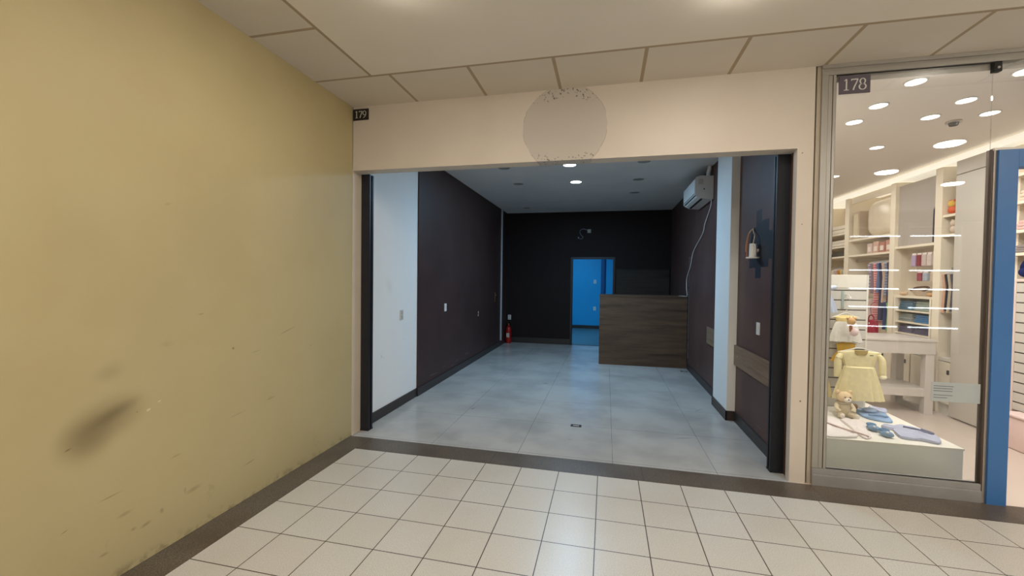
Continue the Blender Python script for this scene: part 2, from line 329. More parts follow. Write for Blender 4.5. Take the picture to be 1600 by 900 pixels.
# shutter guide rails
def rail(x0, x1, label):
    t = thing('shutter_guide_rail', label, 'shutter rail', ((x0 + x1) / 2, .43, 0))
    s = 1 if x0 < 1 else -1; inner = x1 if s > 0 else x0
    bm = nbm(); box(bm, x0, .405, 0, x1, .409, 2.515); box(bm, x0, .409, 0, x1 if s < 0 else x0 + .02, .475, 2.515) if s > 0 else box(bm, x1 - .02, .409, 0, x1, .475, 2.515)
    box(bm, x0, .409, 0, x1, .430, 2.515, bev=.002); box(bm, x0, .455, 0, x1, .478, 2.515, bev=.002)
    fin('channel', bm, BLACKM, t)
    pbox('brush_strip', DARK, t, min(inner - s * .03, inner - s * .012), .431, .0, max(inner - s * .03, inner - s * .012), .454, 2.51)
    pbox('foot_plate', BLACKM, t, x0 - .002, .40, 0, x1 + .002, .482, .012)
rail(XL, -.12, 'black steel shutter rail at the left edge of the shop opening')
rail(3.437, 3.529, 'black steel shutter rail at the right edge of the shop opening')

# ------------------------------------------------------------ mall surroundings behind the camera
MW = plain('mall_wall_paint', (200, 186, 160), .6)
sbox('wall_mall_right', MW, 14, -9, 0, 14.1, 7.3, ZC); sbox('wall_opposite', MW, XL, -9.1, 0, 14, -9.0, ZC)
# ------------------------------------------------------------ downlights
def downlight(loc, r, kind, label, group, power, color, em, spread=math.pi):
    t = thing('ceiling_downlight', label, 'ceiling light', loc, group); x, y, z = loc
    bm = nbm(); n = 28
    rows = [[(x + rr * math.cos(2 * math.pi * k / n), y + rr * math.sin(2 * math.pi * k / n), zz) for k in range(n)] for rr, zz in ((r * 1.18, z), (r * 1.16, z - .006), (r * 1.0, z - .008), (r * .98, z - .003), (r * .98, z + .0))]
    loft(bm, rows); fin('trim_ring', bm, PLAS, t, True)
    bm = nbm(); cyl(bm, (x, y, z - .0045), r * .97, .004, seg=28); fin('diffuser', bm, em, t)
    if power: lamp('lamp', (x, y, z - .012), r * 1.8, power, color, t, spread)
    return t
EM_S = emit('white_lamp_glow', (1, .94, .86), 6); EM_C = emit('cool_lamp_glow', (.72, .9, 1.0), 14); EM_0 = plain('unlit_diffuser', (150, 152, 156), .5)
EM_M = emit('warm_lamp_glow', WARM, P_MALL); EM_N = emit('soft_warm_lamp_glow', WARM, P_NEAR)
def domelight(loc, label):
    """surface lamp: shallow opal bowl below a ring, the bowl itself is the light"""
    t = thing('ceiling_dome_lamp', label, 'ceiling light', loc, 'corridor ceiling lamps'); x, y, z = loc; n = 32; r = .125
    R = lambda prof: [[(x + rr * math.cos(2 * math.pi * k / n), y + rr * math.sin(2 * math.pi * k / n), z - d) for k in range(n)] for rr, d in prof]
    fin('trim_ring', loft(nbm(), R([(r * 1.12, 0), (r * 1.12, .012), (r * 1.02, .016)])), PLAS, t, True)
    fin('opal_bowl', loft(nbm(), R([(r, .012), (r * .98, .022), (r * .85, .030), (r * .6, .036), (r * .25, .039)])), EM_N if y > -1.5 else EM_M, t, True)
for (x, y), s_ in {(1.03, -1.25): 'nearest the yellow wall', (2.82, -.85): 'in front of the right end of the dark shop', (.9, -3.6): 'added as fill beside the yellow wall behind the viewer', (3.2, -3.3): 'added as fill over the middle of the corridor behind the viewer',
                   (5.87, -1.86): 'mirrored highest in the shop window', (5.98, -3.14): 'mirrored above the cornice of the window', (7.4, -4.1): 'mirrored over the toy shelf in the window', (4.5, -5.8): 'added as fill far behind the viewer, before the display cases', (1.6, -6.2): 'added as fill far behind the viewer near the yellow wall',
                   (7.9, -.9): 'past the blue door frame', (10.4, -2.6): 'far right in the corridor', (10.5, -5.6): 'farthest in the corridor'}.items():
    domelight((x, y, ZC), 'round opal corridor ceiling lamp ' + s_)  # the lamps behind the viewer are added to even out wall and floor light
nm = {(.70, 2.5): 'left of the lit ceiling lamp nearest the opening', (2.60, 2.5): 'right of the lit ceiling lamp nearest the opening', (.70, 3.5): 'left of the second lit lamp', (2.60, 3.5): 'right of the second lit lamp'}
for (x, y) in ((.70, 2.5), (2.60, 2.5), (.70, 3.5), (2.60, 3.5)):
    downlight((x, y, ZI), .085, 'u', 'unlit round lamp ' + nm[(x, y)], 'unlit lamps of the dark shop', 0, None, EM_0)
downlight((2.61, 4.5, ZI), .085, 'u', 'unlit round ceiling lamp of the dark shop above the wood counter', 'unlit lamps of the dark shop', 0, None, EM_0)
downlight((.40, 5.8, ZI), .085, 'u', 'unlit round ceiling lamp deep in the dark shop near the left rear corner', 'unlit lamps of the dark shop', 0, None, EM_0)
downlight((1.625, 2.5, ZI), .085, 'c', 'lit bluish ceiling lamp nearest the shop opening', 'lit lamps of the dark shop', P_ROOM, COOL, EM_C)
downlight((1.64, 3.52, ZI), .085, 'c', 'lit bluish ceiling lamp second from the shop opening', 'lit lamps of the dark shop', P_ROOM, COOL, EM_C)
downlight((1.2, 7.9, 2.9), .3, 'c', 'lit bluish ceiling lamp of the blue back room', None, P_BACK, BLUE, EM_C, math.pi)
pos = {(4.33, .83): 'left of the pair behind the window', (4.34, 1.2): 'leftmost above the slatwall display', (4.92, 1.19): 'right of the slatwall, in the middle row', (4.94, .84): 'right of the pair behind the window',
       (4.99, 2.07): 'alone above the white table, farthest back', (4.33, .40): 'nearest the window glass below the top rail', (5.345, 1.18): 'beside the smoke detector on the right', (4.95, .36): 'above the blue door frame'}
for (x, y), s_ in pos.items():
    downlight((x, y, 3.0), .06, 's', 'recessed baby shop ceiling lamp ' + s_, 'baby shop ceiling lamps', P_SHOP, NEUT, EM_S)
for (x, y), s_ in {(5.2, 3.4): 'behind the white table', (5.2, 4.8): 'far behind the white table', (4.4, 3.0): 'behind the slatwall', (4.4, 4.6): 'far behind the slatwall', (7.6, 1.5): 'beyond the right shelving', (9.5, 1.5): 'farthest right beyond the shelving'}.items():
    downlight((x, y, 3.0), .06, 's', 'added unseen rear baby shop fill lamp ' + s_, 'added rear baby shop lamps', P_SHOP, NEUT, EM_S)  # unseen lamps added to fill the rear of the shop with light
t = thing('smoke_detector', 'small grey smoke detector on the baby shop ceiling', 'detector', (5.2, 1.35, 3.0)); 
fin('base', cyl(nbm(), (5.2, 1.35, 2.992), .055, .016), GREYL, t); fin('sensor_head', cyl(nbm(), (5.2, 1.35, 2.972), .03, .026, r2=.036), DARK, t, True)

# ------------------------------------------------------------ number signs
def stroke(bm, pts, wd, plane, off, d=.0015):
    """flat ribbon with varying width; pts (u, v, w) in a plane facing -y"""
    n = len(pts); L = []; Rr_ = []
    for i, (u, v, ww) in enumerate(pts):
        a = pts[max(i - 1, 0)]; b = pts[min(i + 1, n - 1)]; du, dv = b[0] - a[0], b[1] - a[1]; l = math.hypot(du, dv) or 1; nx, ny = -dv / l, du / l
        L.append((u + nx * ww * wd, v + ny * ww * wd)); Rr_.append((u - nx * ww * wd, v - ny * ww * wd))
    for i in range(n - 1):
        q = [L[i], L[i + 1], Rr_[i + 1], Rr_[i]]
        A = [bm.verts.new((off[0] + p[0], off[1], off[2] + p[1])) for p in q]; B = [bm.verts.new((off[0] + p[0], off[1] - d, off[2] + p[1])) for p in q]
        bm.faces.new(A); bm.faces.new(B[::-1])
        for k in range(4): bm.faces.new((A[k], B[k], B[(k + 1) % 4], A[(k + 1) % 4]))
def arc(cx, cy, rx, ry, a0, a1, n=14, w0=.5, w1=1.0):
    o = []
    for i in range(n + 1):
        a = math.radians(a0 + (a1 - a0) * i / n); o.append((cx + rx * math.cos(a), cy + ry * math.sin(a), w0 + (w1 - w0) * abs(math.cos(a))))
    return o
DIG = {'1': [[(.28, 0, 1), (.28, 1, 1)], [(.1, .86, .4), (.28, 1, .9)], [(.08, .03, .5), (.48, .03, .5)]],
       '7': [[(.04, .95, .8), (.56, .95, .9)], [(.05, 1, .5), (.04, .82, .4)], [(.56, .95, .7), (.42, .6, .9), (.28, .28, 1), (.2, 0, 1)]],
       '8': [arc(.3, .74, .2, .24, 90, 450), arc(.3, .26, .26, .26, 90, 450)],
       '9': [arc(.3, .68, .24, .3, 0, 360), [(.54, .68, 1), (.52, .45, .9), (.42, .22, .8), (.26, .06, .7), (.1, 0, .4)]]}
def sign(txt, x0, z0, wd, ht, y, mplate, mdig, label):
    t = thing('number_sign', label, 'sign', (x0, y, z0))
    pbox('plate', mplate, t, x0, y - .008, z0, x0 + wd, y, z0 + ht, bev=.001)
    h = ht * .62; s = h; adv = h * .62
    for i, ch in enumerate(txt):
        bm = nbm()
        for st in DIG[ch]: stroke(bm, [(p[0] * s, p[1] * s, p[2]) for p in st], h * .055, 'y', (x0 + (wd - adv * 3) / 2 + i * adv, y - .0081, z0 + ht * .19))
        fin('digit', bm, mdig, t)
LIT = plain('silver_lettering', (220, 218, 212), .4)
sign('179', XL + .004, 2.982, .160, .103, YF, plain('black_sign_plate', (30, 24, 22), .4), LIT, 'black plate reading 179 in the top left corner of the fascia')
sign('178', 3.772, 2.888, .196, .130, YF - .003, plain('grey_sign_plate', (96, 88, 98), .4), LIT, 'grey plate reading 178 in the corner of the shop window')

# ------------------------------------------------------------ dark shop contents
# counter
t = thing('reception_counter', 'dark walnut wood reception counter against the right wall', 'counter', (2.8, 4.65, 0))
pbox('front_panel', WOOD, t, 2.03, 4.42, .0, XR - .015, 4.445, 1.225); pbox('side_panel', WOOD, t, 2.03, 4.445, 0, 2.055, 4.95, 1.225)
pbox('inner_shelf', WOOD, t, 2.055, 4.445, .62, XR - .015, 4.85, .64)
pbox('countertop', WOOD, t, 2.025, 4.415, 1.225, XR - .015, 4.97, 1.252, bev=.002)
# low cabinet against back wall
t = thing('wall_panel', 'dark wood panel fixed on the rear wall behind the counter', 'wall panel', (2.95, 6.47, .4))
pbox('board', m_wood('dark_walnut', (50, 42, 36), (40, 33, 29)), t, 2.36, 6.465, .4, 3.50, 6.498, 1.76, bev=.003)
pbox('top_cap', DARK, t, 2.35, 6.455, 1.76, 3.51, 6.498, 1.775)
# AC
def ac():
    t = thing('air_conditioner', 'white split air conditioner high on the right wall of the dark shop', 'air conditioner', (XR, 3.27, 2.63)); y0, y1 = 2.83, 3.70
    prof = [(XR - .003, 2.935), (3.36, 2.945), (3.315, 2.93), (3.298, 2.90), (3.30, 2.70), (3.325, 2.672), (3.395, 2.640), (XR - .003, 2.632)]
    bm = nbm(); prism(bm, prof, 'Y', y0 + .012, y1 - .012); fin('body', bm, PLAS, t)
    for a, b in ((y0, y0 + .014), (y1 - .014, y1)):
        bm = nbm(); c = (3.42, 2.79); pr = [(c[0] + (p[0] - c[0]) * (1.03 if p[0] < 3.5 else 1), c[1] + (p[1] - c[1]) * 1.03) for p in prof]; prism(bm, pr, 'Y', a, b); fin('end_cap', bm, plain('ac_end_plastic', (206, 202, 200), .4), t)
    bm = nbm(); prism(bm, [(3.292, 2.905), (3.2985, 2.905), (3.2995, 2.715), (3.293, 2.715)], 'Y', y0 + .03, y1 - .03); fin('front_panel', bm, PLAS, t)
    bm = nbm(); prism(bm, [(3.298, 2.712), (3.304, 2.712), (3.318, 2.684), (3.310, 2.682)], 'Y', y0 + .03, y1 - .03); fin('air_outlet_slot', bm, DARK, t)
    bm = nbm(); prism(bm, [(3.326, 2.670), (3.332, 2.668), (3.376, 2.6505), (3.370, 2.645), (3.324, 2.664)], 'Y', y0 + .05, y1 - .05); fin('louver', bm, PLAS, t)
    bm = nbm(); prism(bm, [(3.378, 2.6465), (3.400, 2.6385), (3.400, 2.634), (3.376, 2.642)], 'Y', y0 + .03, y1 - .03); fin('lower_slot', bm, DARK, t)
    bm = nbm(); box(bm, 3.335, y0 - .004, 2.83, 3.395, y0, 2.90, bev=.001); box(bm, 3.345, y0 - .008, 2.84, 3.385, y0 - .003, 2.89, bev=.001); fin('side_recess', bm, GREYL, t)
    fin('side_button', cyl(nbm(), (3.41, y0 - .002, 2.765), .009, .005, 'Y', 12), DARK, t)
    bm = nbm(); tube(bm, [(3.475, 2.90, 2.92), (3.475, 2.90, 2.99), (3.49, 2.90, 3.06), (3.48, 2.90, 3.088)], .028, 10); fin('pipe_sleeve', bm, PLAS, t, True)
ac()
t = fin('air_conditioner_cable', tube(nbm(), [(3.505, 2.842, 2.64), (3.508, 2.887, 2.533), (3.508, 3.208, 2.341), (3.508, 3.338, 2.217), (3.508, 3.982, 1.993), (3.508, 4.194, 1.767), (3.508, 4.478, 1.577), (3.508, 4.50, 1.40), (3.510, 4.46, 1.262), (3.45, 4.50, 1.258), (3.38, 4.47, 1.258)], .0055, 6), PLAS, None, True)
tag(t, 'thin white cable dangling from the air conditioner down to the counter', 'cable')
t = thing('cable_conduit', 'narrow vertical conduit on the right wall by the counter end', 'conduit', (XR, 4.36, .19))
pbox('channel', plain('brown_grey_conduit', (96, 84, 80), .45), t, XR - .014, 4.35, .19, XR - .001, 4.375, 1.93, bev=.002)
for z in (.5, 1.4): pbox('clip', BLACKM, t, XR - .017, 4.343, z, XR - .001, 4.382, z + .012)
# wood rails
def woodrail(y0, y1, z0, z1, label):
    t = thing('wood_wall_rail', label, 'wall rail', (XR, (y0 + y1) / 2, z0)); pbox('board', RAILW, t, XR - .024, y0, z0, XR - .002, y1, z1, bev=.002)
    for y in (y0 + .12, y1 - .12): fin('screw', cyl(nbm(), (XR - .0245, y, (z0 + z1) / 2), .006, .003, 'X', 10), ALU, t)
woodrail(.50, 1.676, .615, .83, 'brown wooden board across the right wall beside the shutter rail')
woodrail(2.30, 2.95, .665, .89, 'brown wooden board end behind the white column')
# switches and outlets
def plate(c, n, label, kind='light_switch', sz=(.075, .115), cat='switch', mm=None):
    """c centre on wall, n normal axis: '+X','-X','-Y'"""
    t = thing(kind, label, cat, c); w2, h2 = sz[0] / 2, sz[1] / 2; x, y, z = c
    def bx(u0, u1, v0, v1, d0, d1, m, name, bev=.0):
        if n == '+X': pbox(name, m, t, x + d0, y + u0, z + v0, x + d1, y + u1, z + v1, bev=bev)
        elif n == '-X': pbox(name, m, t, x - d1, y + u0, z + v0, x - d0, y + u1, z + v1, bev=bev)
        else: pbox(name, m, t, x + u0, y - d1, z + v0, x + u1, y - d0, z + v1, bev=bev)
    bx(-w2, w2, -h2, h2, 0.0, .009, mm or PLAS, 'cover_plate', .002)
    if kind == 'light_switch': bx(-w2 * .45, w2 * .45, -h2 * .1, h2 * .45, .009, .014, mm or WHITE, 'rocker', .001)
    else:
        for s in (-1, 1):
            bx(-w2 * .5, w2 * .5, s * h2 * .45 - .018, s * h2 * .45 + .018, .009, .0115, GREYL, 'socket', .001)
plate((-.195, 2.57, 1.08), '+X', 'white switch on the brown left wall of the dark shop')
plate((XL, 1.235, 1.075), '+X', 'white socket on the white left wall panel', 'power_outlet', cat='outlet', mm=plain('off_white_plastic', (205, 204, 200), .4))
plate((XR, 1.02, 1.08), '-X', 'white switch on the right wall above the wooden board')
plate((XR, 2.50, 1.10), '-X', 'white switch just behind the white column')
plate((-.115, 6.5, .60), '-Y', 'white outlet on the rear wall above the fire extinguisher', 'power_outlet', cat='outlet')
plate((1.80, 10.0, 1.47), '-Y', 'upper white outlet on the blue back room wall', 'power_outlet', cat='outlet')
plate((1.80, 10.0, .63), '-Y', 'lower white outlet on the blue back room wall', 'power_outlet', cat='outlet')
plate((-.195, 4.2, .86), '+X', 'small brown outlet low on the left wall of the dark shop', 'power_outlet', cat='outlet', mm=BROWN)
# lever handle on left wall
t = thing('door_handle', 'brass lever handle low on the rear of the left brown wall', 'handle', (-.195, 5.42, 1.10)); BR = plain('brass', (170, 140, 96), .35, .6)
pbox('back_plate', BR, t, -.195, 5.40, 1.03, -.189, 5.44, 1.22, bev=.001); fin('lever', tube(nbm(), [(-.19, 5.42, 1.17), (-.16, 5.42, 1.17), (-.155, 5.37, 1.17), (-.155, 5.31, 1.165)], .007), BR, t, True); fin('key_cylinder', cyl(nbm(), (-.187, 5.42, 1.07), .009, .008, 'X', 12), DARK, t)
# fire extinguisher
def extinguisher():
    x, y = -.105, 6.37; t = thing('fire_extinguisher', 'red fire extinguisher standing in the rear left corner', 'fire extinguisher', (x, y, 0)); RED = plain('red_enamel', (170, 28, 26), .3)
    n = 20; prof = [(.06, 0), (.068, .01), (.07, .03), (.07, .30), (.062, .35), (.04, .385), (.022, .40), (.02, .43)]
    fin('cylinder', loft(nbm(), [[(x + r * math.cos(2 * math.pi * k / n), y + r * math.sin(2 * math.pi * k / n), z) for k in range(n)] for r, z in prof]), RED, t, True)
    fin('valve', cyl(nbm(), (x, y, .445), .016, .035), BR, t); bm = nbm(); box(bm, x - .012, y - .09, .47, x + .012, y + .03, .477); box(bm, x - .012, y - .08, .495, x + .012, y + .03, .502); box(bm, x - .012, y + .02, .455, x + .012, y + .035, .502); fin('grip', bm, DARK, t)
    fin('hose', tube(nbm(), [(x + .02, y, .45), (x + .08, y - .02, .42), (x + .09, y - .03, .3), (x + .078, y - .02, .15)], .009), DARK, t, True)
    pbox('label_band', plain('pale_label', (200, 196, 180), .5), t, x - .035, y - .0712, .14, x + .035, y - .066, .24)
extinguisher()
# emergency lamp on back wall
t = thing('emergency_lamp', 'small twin emergency lamp with loose wires above the rear door', 'lamp', (1.66, 6.5, 2.6))
pbox('housing', GREYL, t, 1.70, 6.47, 2.60, 1.78, 6.5, 2.68, bev=.004); fin('lamp_head', ball(nbm(), (1.74, 6.455, 2.64), .028), plain('pale_lens', (200, 205, 200), .3), t, True)
fin('wire', tube(nbm(), [(1.71, 6.49, 2.66), (1.60, 6.48, 2.69), (1.53, 6.47, 2.64), (1.55, 6.46, 2.56), (1.60, 6.47, 2.50), (1.56, 6.47, 2.46), (1.50, 6.46, 2.48)], .006), plain('grey_wire', (140, 146, 160), .4), t, True)
fin('connector', cyl(nbm(), (1.50, 6.46, 2.49), .014, .04), plain('grey_wire2', (140, 146, 160), .4), t)
# hanging white fitting on right wall with exposed wires
t = thing('alarm_sounder', 'white wall fitting with bare wires on the dark stepped patch', 'fitting', (XR, 1.08, 1.74))
fin('body', cyl(nbm(), (XR - .045, 1.08, 1.81), .034, .13, 'Z', 20, .03), PLAS, t, True); fin('base_plate', cyl(nbm(), (XR - .045, 1.08, 1.743), .058, .012, 'Z', 20), PLAS, t)
fin('wall_bracket', cyl(nbm(), (XR - .012, 1.08, 1.81), .018, .025, 'X', 12), GREYL, t); fin('side_hook', tube(nbm(), [(XR - .05, 1.045, 1.86), (XR - .05, 1.01, 1.86), (XR - .05, 1.0, 1.80), (XR - .05, 1.005, 1.76)], .005), PLAS, t, True)
fin('supply_wire', tube(nbm(), [(XR - .045, 1.08, 1.875), (XR - .03, 1.09, 1.95), (XR - .02, 1.15, 1.99), (XR - .01, 1.20, 2.03)], .005), plain('beige_wire', (186, 160, 130), .5), t, True)
for k, (c, e) in enumerate((((190, 130, 80), 1.74), ((160, 70, 50), 1.78), ((200, 170, 130), 1.82))):
    fin('loose_wire', tube(nbm(), [(XR - .01, 1.20, 2.03), (XR - .03, 1.25, 1.99), (XR - .03, 1.29 + .015 * k, 1.90), (XR - .02, 1.33 + .02 * k, e)], .0055), plain('wire_colour', c, .5), t, True)
# floor boxes
def fbox(x, y, label):
    t = thing('floor_outlet_box', label, 'floor box', (x, y, 0)); bm = nbm()
    box(bm, x - .055, y - .03, 0, x + .055, y - .024, .004); box(bm, x - .055, y + .024, 0, x + .055, y + .03, .004); box(bm, x - .055, y - .024, 0, x - .049, y + .024, .004); box(bm, x + .049, y - .024, 0, x + .055, y + .024, .004)
    fin('frame', bm, BLACKM, t); pbox('recess', DARK, t, x - .049, y - .024, .0, x + .049, y + .024, .0015); pbox('cover_tab', GREYL, t, x - .03, y - .012, .0015, x + .03, y + .008, .004)
fbox(1.86, 1.075, 'black outlet box in the pale floor near the opening'); fbox(3.44, 4.18, 'black outlet box in the floor beside the counter')

# ------------------------------------------------------------ window of unit 178
sbox('wall_between_shops', WHITE, 3.60, .33, 0, 3.70, 7.3, ZI)
t = bpy.data.objects.new('window_1', None); C.objects.link(t); t['_w'] = (0, 0, 0); t['kind'] = 'structure'
bm = nbm(); box(bm, 3.665, YF - .01, .13, 3.705, .31, 3.035, bev=.002); box(bm, 3.709, YF - .002, .13, 3.735, .31, 3.035, bev=.002); box(bm, 3.739, YF - .006, .13, 3.757, .30, 3.035, bev=.002)
fin('window_post', bm, ALU, t)
bm = nbm(); box(bm, 3.663, YF - .012, 3.035, 4.95, .31, 3.066, bev=.002); box(bm, 3.665, YF, 3.066, 4.95, .31, 3.085, bev=.001); box(bm, 3.663, YF - .015, 3.085, 4.95, .31, ZC, bev=.002); fin('window_head', bm, ALU, t)
bm = nbm(); box(bm, 3.663, YF - .022, .0, 4.70, .32, .085, bev=.004); box(bm, 3.665, YF - .012, .085, 4.70, .31, .128, bev=.003); fin('window_sill', bm, plain('worn_aluminium', (168, 166, 164), .4, .4, .12, 9), t)
bm = nbm(); box(bm, 3.757, .268, .128, 4.70, .272, .134); box(bm, 3.757, .266, .13, 3.762, .274, 3.035); box(bm, 3.757, .266, 3.03, 4.72, .274, 3.036); fin('window_gasket', bm, DARK, t)
bm = nbm(); box(bm, 4.697, YF - .008, .0, 4.706, .30, 2.44); fin('edge_strip', bm, plain('dark_brown_seal', (78, 62, 52), .5), t)
bm = nbm(); box(bm, 4.706, YF - .012, .0, 4.722, .31, 2.44, bev=.001); fin('stile', bm, plain('beige_aluminium', (170, 158, 146), .4, .3), t)
bm = nbm(); box(bm, 3.76, .270, .132, 4.698, .276, 3.035); fin('glass', bm, GLASS, t)
sbox('trim_5', plain('dark_joint', (98, 84, 66), .6), 3.625, .30, 0, 3.665, .33, ZC)
sbox('trim_6', plain('cream_joint', (188, 176, 158), .6), 3.64, .272, 0, 3.664, .31, ZC)
t = thing('glass_bracket', 'dark patch fitting holding the top corner of the window glass', 'bracket', (4.70, .26, 3.0)); pbox('clamp', DARK, t, 4.69, .25, 2.965, 4.735, .285, 3.033, bev=.004); fin('pin', cyl(nbm(), (4.712, .248, 2.99), .008, .008, 'Y', 12), ALU, t)
# transom over door and header behind
t = bpy.data.objects.new('window_2', None); C.objects.link(t); t['_w'] = (0, 0, 0); t['kind'] = 'structure'
fin('glass', box(nbm(), 4.704, .272, 2.445, 6.03, .278, 3.05), GLASS, t); fin('window_sill', box(nbm(), 4.70, YF - .02, 2.43, 6.03, .30, 2.447, bev=.002), WHITE, t)
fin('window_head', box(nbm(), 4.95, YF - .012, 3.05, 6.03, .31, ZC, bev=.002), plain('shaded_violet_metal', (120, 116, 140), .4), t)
# blue door frame
bm = nbm(); box(bm, 4.722, .235, 0, 4.832, .315, 2.43, bev=.002); box(bm, 4.832, .235, 2.31, 5.92, .315, 2.43, bev=.002); box(bm, 5.92, .235, 0, 6.03, .315, 2.43, bev=.002)
struct('door_2', bm, BLUEP)
sbox('wall_front_right', FRONT, 6.03, YF, 0, 14, .33, ZC)
# sticker
t = thing('window_notice', 'pale grey notice with small lines of text stuck low on the window glass', 'notice', (4.545, .2695, .68))
prt = nbm(); box(prt, 4.405, .2685, .685, 4.690, .2697, .822); fin('sheet', prt, plain('notice_grey', (176, 182, 182), .5), t)
INK = plain('notice_ink', (92, 98, 104), .6); rnd = random.Random(3)
for z, e in ((.792, 4.535), (.775, 4.53), (.757, 4.53), (.728, 4.53), (.710, 4.50)): fin('text_line', box(nbm(), 4.418, .2679, z, e, .2686, z + .004), INK, t)

# ------------------------------------------------------------ baby shop fittings
sbox('wall_baby_shop_back', WHITE, 3.70, 7.2, 0, 14, 7.3, 3.0)
sbox('wall_baby_shop_right', WHITE, 6.45, .9, 0, 6.52, 7.2, 3.0)
t = thing('display_platform', 'low white display platform behind the shop window', 'platform', (4.24, 1.05, 0)); PLT = plain('platform_white', (238, 240, 232), .35, 0, .02)
pbox('plinth', PLT, t, 3.765, .455, 0, 4.735, 1.64, .285, bev=.002); pbox('top_board', plain('platform_top', (240, 236, 224), .35, 0, .02), t, 3.762, .45, .285, 4.74, 1.65, .30, bev=.002)
t = thing('slatwall_stand', 'white slatwall display panel standing behind the platform', 'display panel', (4.12, 1.44, 0)); pbox('slat_board', SLAT, t, 3.72, 1.42, .30, 4.595, 1.465, 1.47); pbox('top_board', WHITE, t, 3.72, 1.418, 1.47, 4.60, 1.467, 1.595, bev=.002); pbox('edge_cap', WHITE, t, 4.595, 1.418, .30, 4.61, 1.467, 1.595)
pbox('support_foot', WHITE, t, 3.75, 1.66, 0, 4.50, 1.70, .3); pbox('rear_brace', WHITE, t, 3.75, 1.465, .302, 4.50, 1.70, .33)
# wall shelving along x = 6
X0, X1 = 6.0, 6.44
t = thing('wall_shelving', 'tall white built-in shelving with cream posts along the right side of the baby shop', 'shelving', (6.2, 3.3, 0))
def post(y0, y1, z0=0, z1=2.9): pbox('post', CREAM, t, X0 - .012, y0, z0, X1, y1, z1, bev=.003)
for y0, y1 in ((4.605, 4.72), (3.485, 3.585), (2.665, 2.775), (5.65, 5.75), (6.7, 6.8)): post(y0, y1)
pbox('back_panel', plain('warm_shelf_back', (226, 208, 184), .5, 0, .03), t, X1 - .015, 1.0, 0, X1, 7.1, 2.9)
pbox('light_cornice', emit('cornice_glow', (1, .90, .72), .7), t, X0 - .014, 1.0, 2.905, X1, 7.1, 2.975)
def shelf(y0, y1, z, th=.03, m=CREAM, x0=X0): pbox('shelf_board', m, t, x0, y0, z - th, X1 - .015, y1, z, bev=.002)
for z in (2.22, 1.97): shelf(3.585, 4.605, z)
for z in (2.36, 2.14, 1.97): shelf(4.72, 5.65, z, m=CREAM)
for z in (2.02, 1.36): shelf(2.775, 3.485, z)
for z in (2.33, 2.10): shelf(2.45, 2.665, z)
for a, b in ((4.72, 5.65), (3.585, 4.605), (2.775, 3.485), (1.9, 2.665)): shelf(a, b, .66, .04, WHITE)
pbox('kick_board', WHITE, t, X0 + .02, 1.9, 0, X1, 7.1, .12)
for a, b in ((4.1, 4.6), (3.59, 4.09), (3.13, 3.48), (2.78, 3.12), (2.45, 2.66)):
    d = pbox('cabinet_door', CREAM, t, X0 - .004, a + .006, .13, X0 + .014, b - .006, .612, bev=.002); pbox('door_handle', DARK, d, X0 - .016, a + .07 if a != 2.45 else a + .04, .475, X0 - .004, a + .095 if a != 2.45 else a + .065, .525, bev=.002)
DW = plain('tall_door_greige', (194, 187, 176), .4, 0, .02)
pbox('cabinet_door', DW, t, X0 - .03, 2.0, 0.02, X0 - .008, 2.445, 2.74, bev=.002)
pbox('upper_door', DW, t, X0 - .03, 2.0, 2.75, X0 - .008, 2.445, 2.9, bev=.002)
pbox('grey_side', plain('grey_panel', (178, 168, 158), .5), t, X0 + .01, 2.435, .66, X1 - .02, 2.452, 2.9)
pbox('mirror_panel', plain('pale_grey_glass', (176, 166, 156), .55, 0), t, X0 + .03, 2.80, 2.02, X0 + .045, 3.485, 2.84); pbox('blue_edge', plain('slate_blue_edge', (104, 116, 150), .4), t, X0 + .025, 2.776, 2.02, X0 + .05, 2.80, 2.84)
pbox('recess_back', plain('bay_back_beige', (206, 190, 170), .5), t, X0 + .26, 2.775, 1.36, X0 + .27, 3.485, 2.0)
pbox('bay_valance', CREAM, t, X0 + .02, 3.585, 2.80, X0 + .04, 4.605, 2.9)
# cubby with folded clothes
for y in (2.80, 3.44): pbox('cubby_side', CREAM, t, X0 - .005, y, .70, X0 + .38, y + .025, 1.33)
for z in (1.17, 1.02, .87, .72): shelf(2.825, 3.44, z, .02, CREAM, X0)
fc = [((90, 120, 140), (150, 160, 150)), ((150, 155, 150), (70, 120, 165)), ((110, 105, 125), (96, 88, 110)), ((120, 140, 160), (130, 110, 96))]
cn = [('teal grey', 'pale green'), ('light grey', 'bright blue'), ('violet grey', 'plum'), ('pale blue', 'brown')]
rn = ['top', 'second', 'third', 'lowest']
def folded(c, sz, m, label, group, rot=0, layers=3, seed=1):
    rr = random.Random(seed); bm = nbm(); x, y, z = c; h = sz[2] / layers
    for i in range(layers):
        dx, dy = rr.uniform(-.006, .006), rr.uniform(-.006, .006); s = 1 - .03 * i
        box(bm, x + dx - sz[0] / 2 * s, y + dy - sz[1] / 2 * s, z + i * h, x + dx + sz[0] / 2 * s, y + dy + sz[1] / 2 * s, z + (i + 1) * h - .0005, bev=h * .35, rot=rot)
    o = fin('folded_clothes', bm, m, None, True, origin=c); return tag(o, label, 'clothes', group)
for i, z in enumerate((1.172, 1.022, .872, .722)):
    for j, y in enumerate((3.29, 2.99)):
        folded((X0 + .15, y, z), (.26, .26, .10 if i else .12), cl(fc[i][j]), '%s folded clothes on the %s cubby shelf, %s side' % (cn[i][j], rn[i], 'left' if j == 0 else 'right'), 'folded clothes in the cubby', seed=i * 2 + j, layers=4)

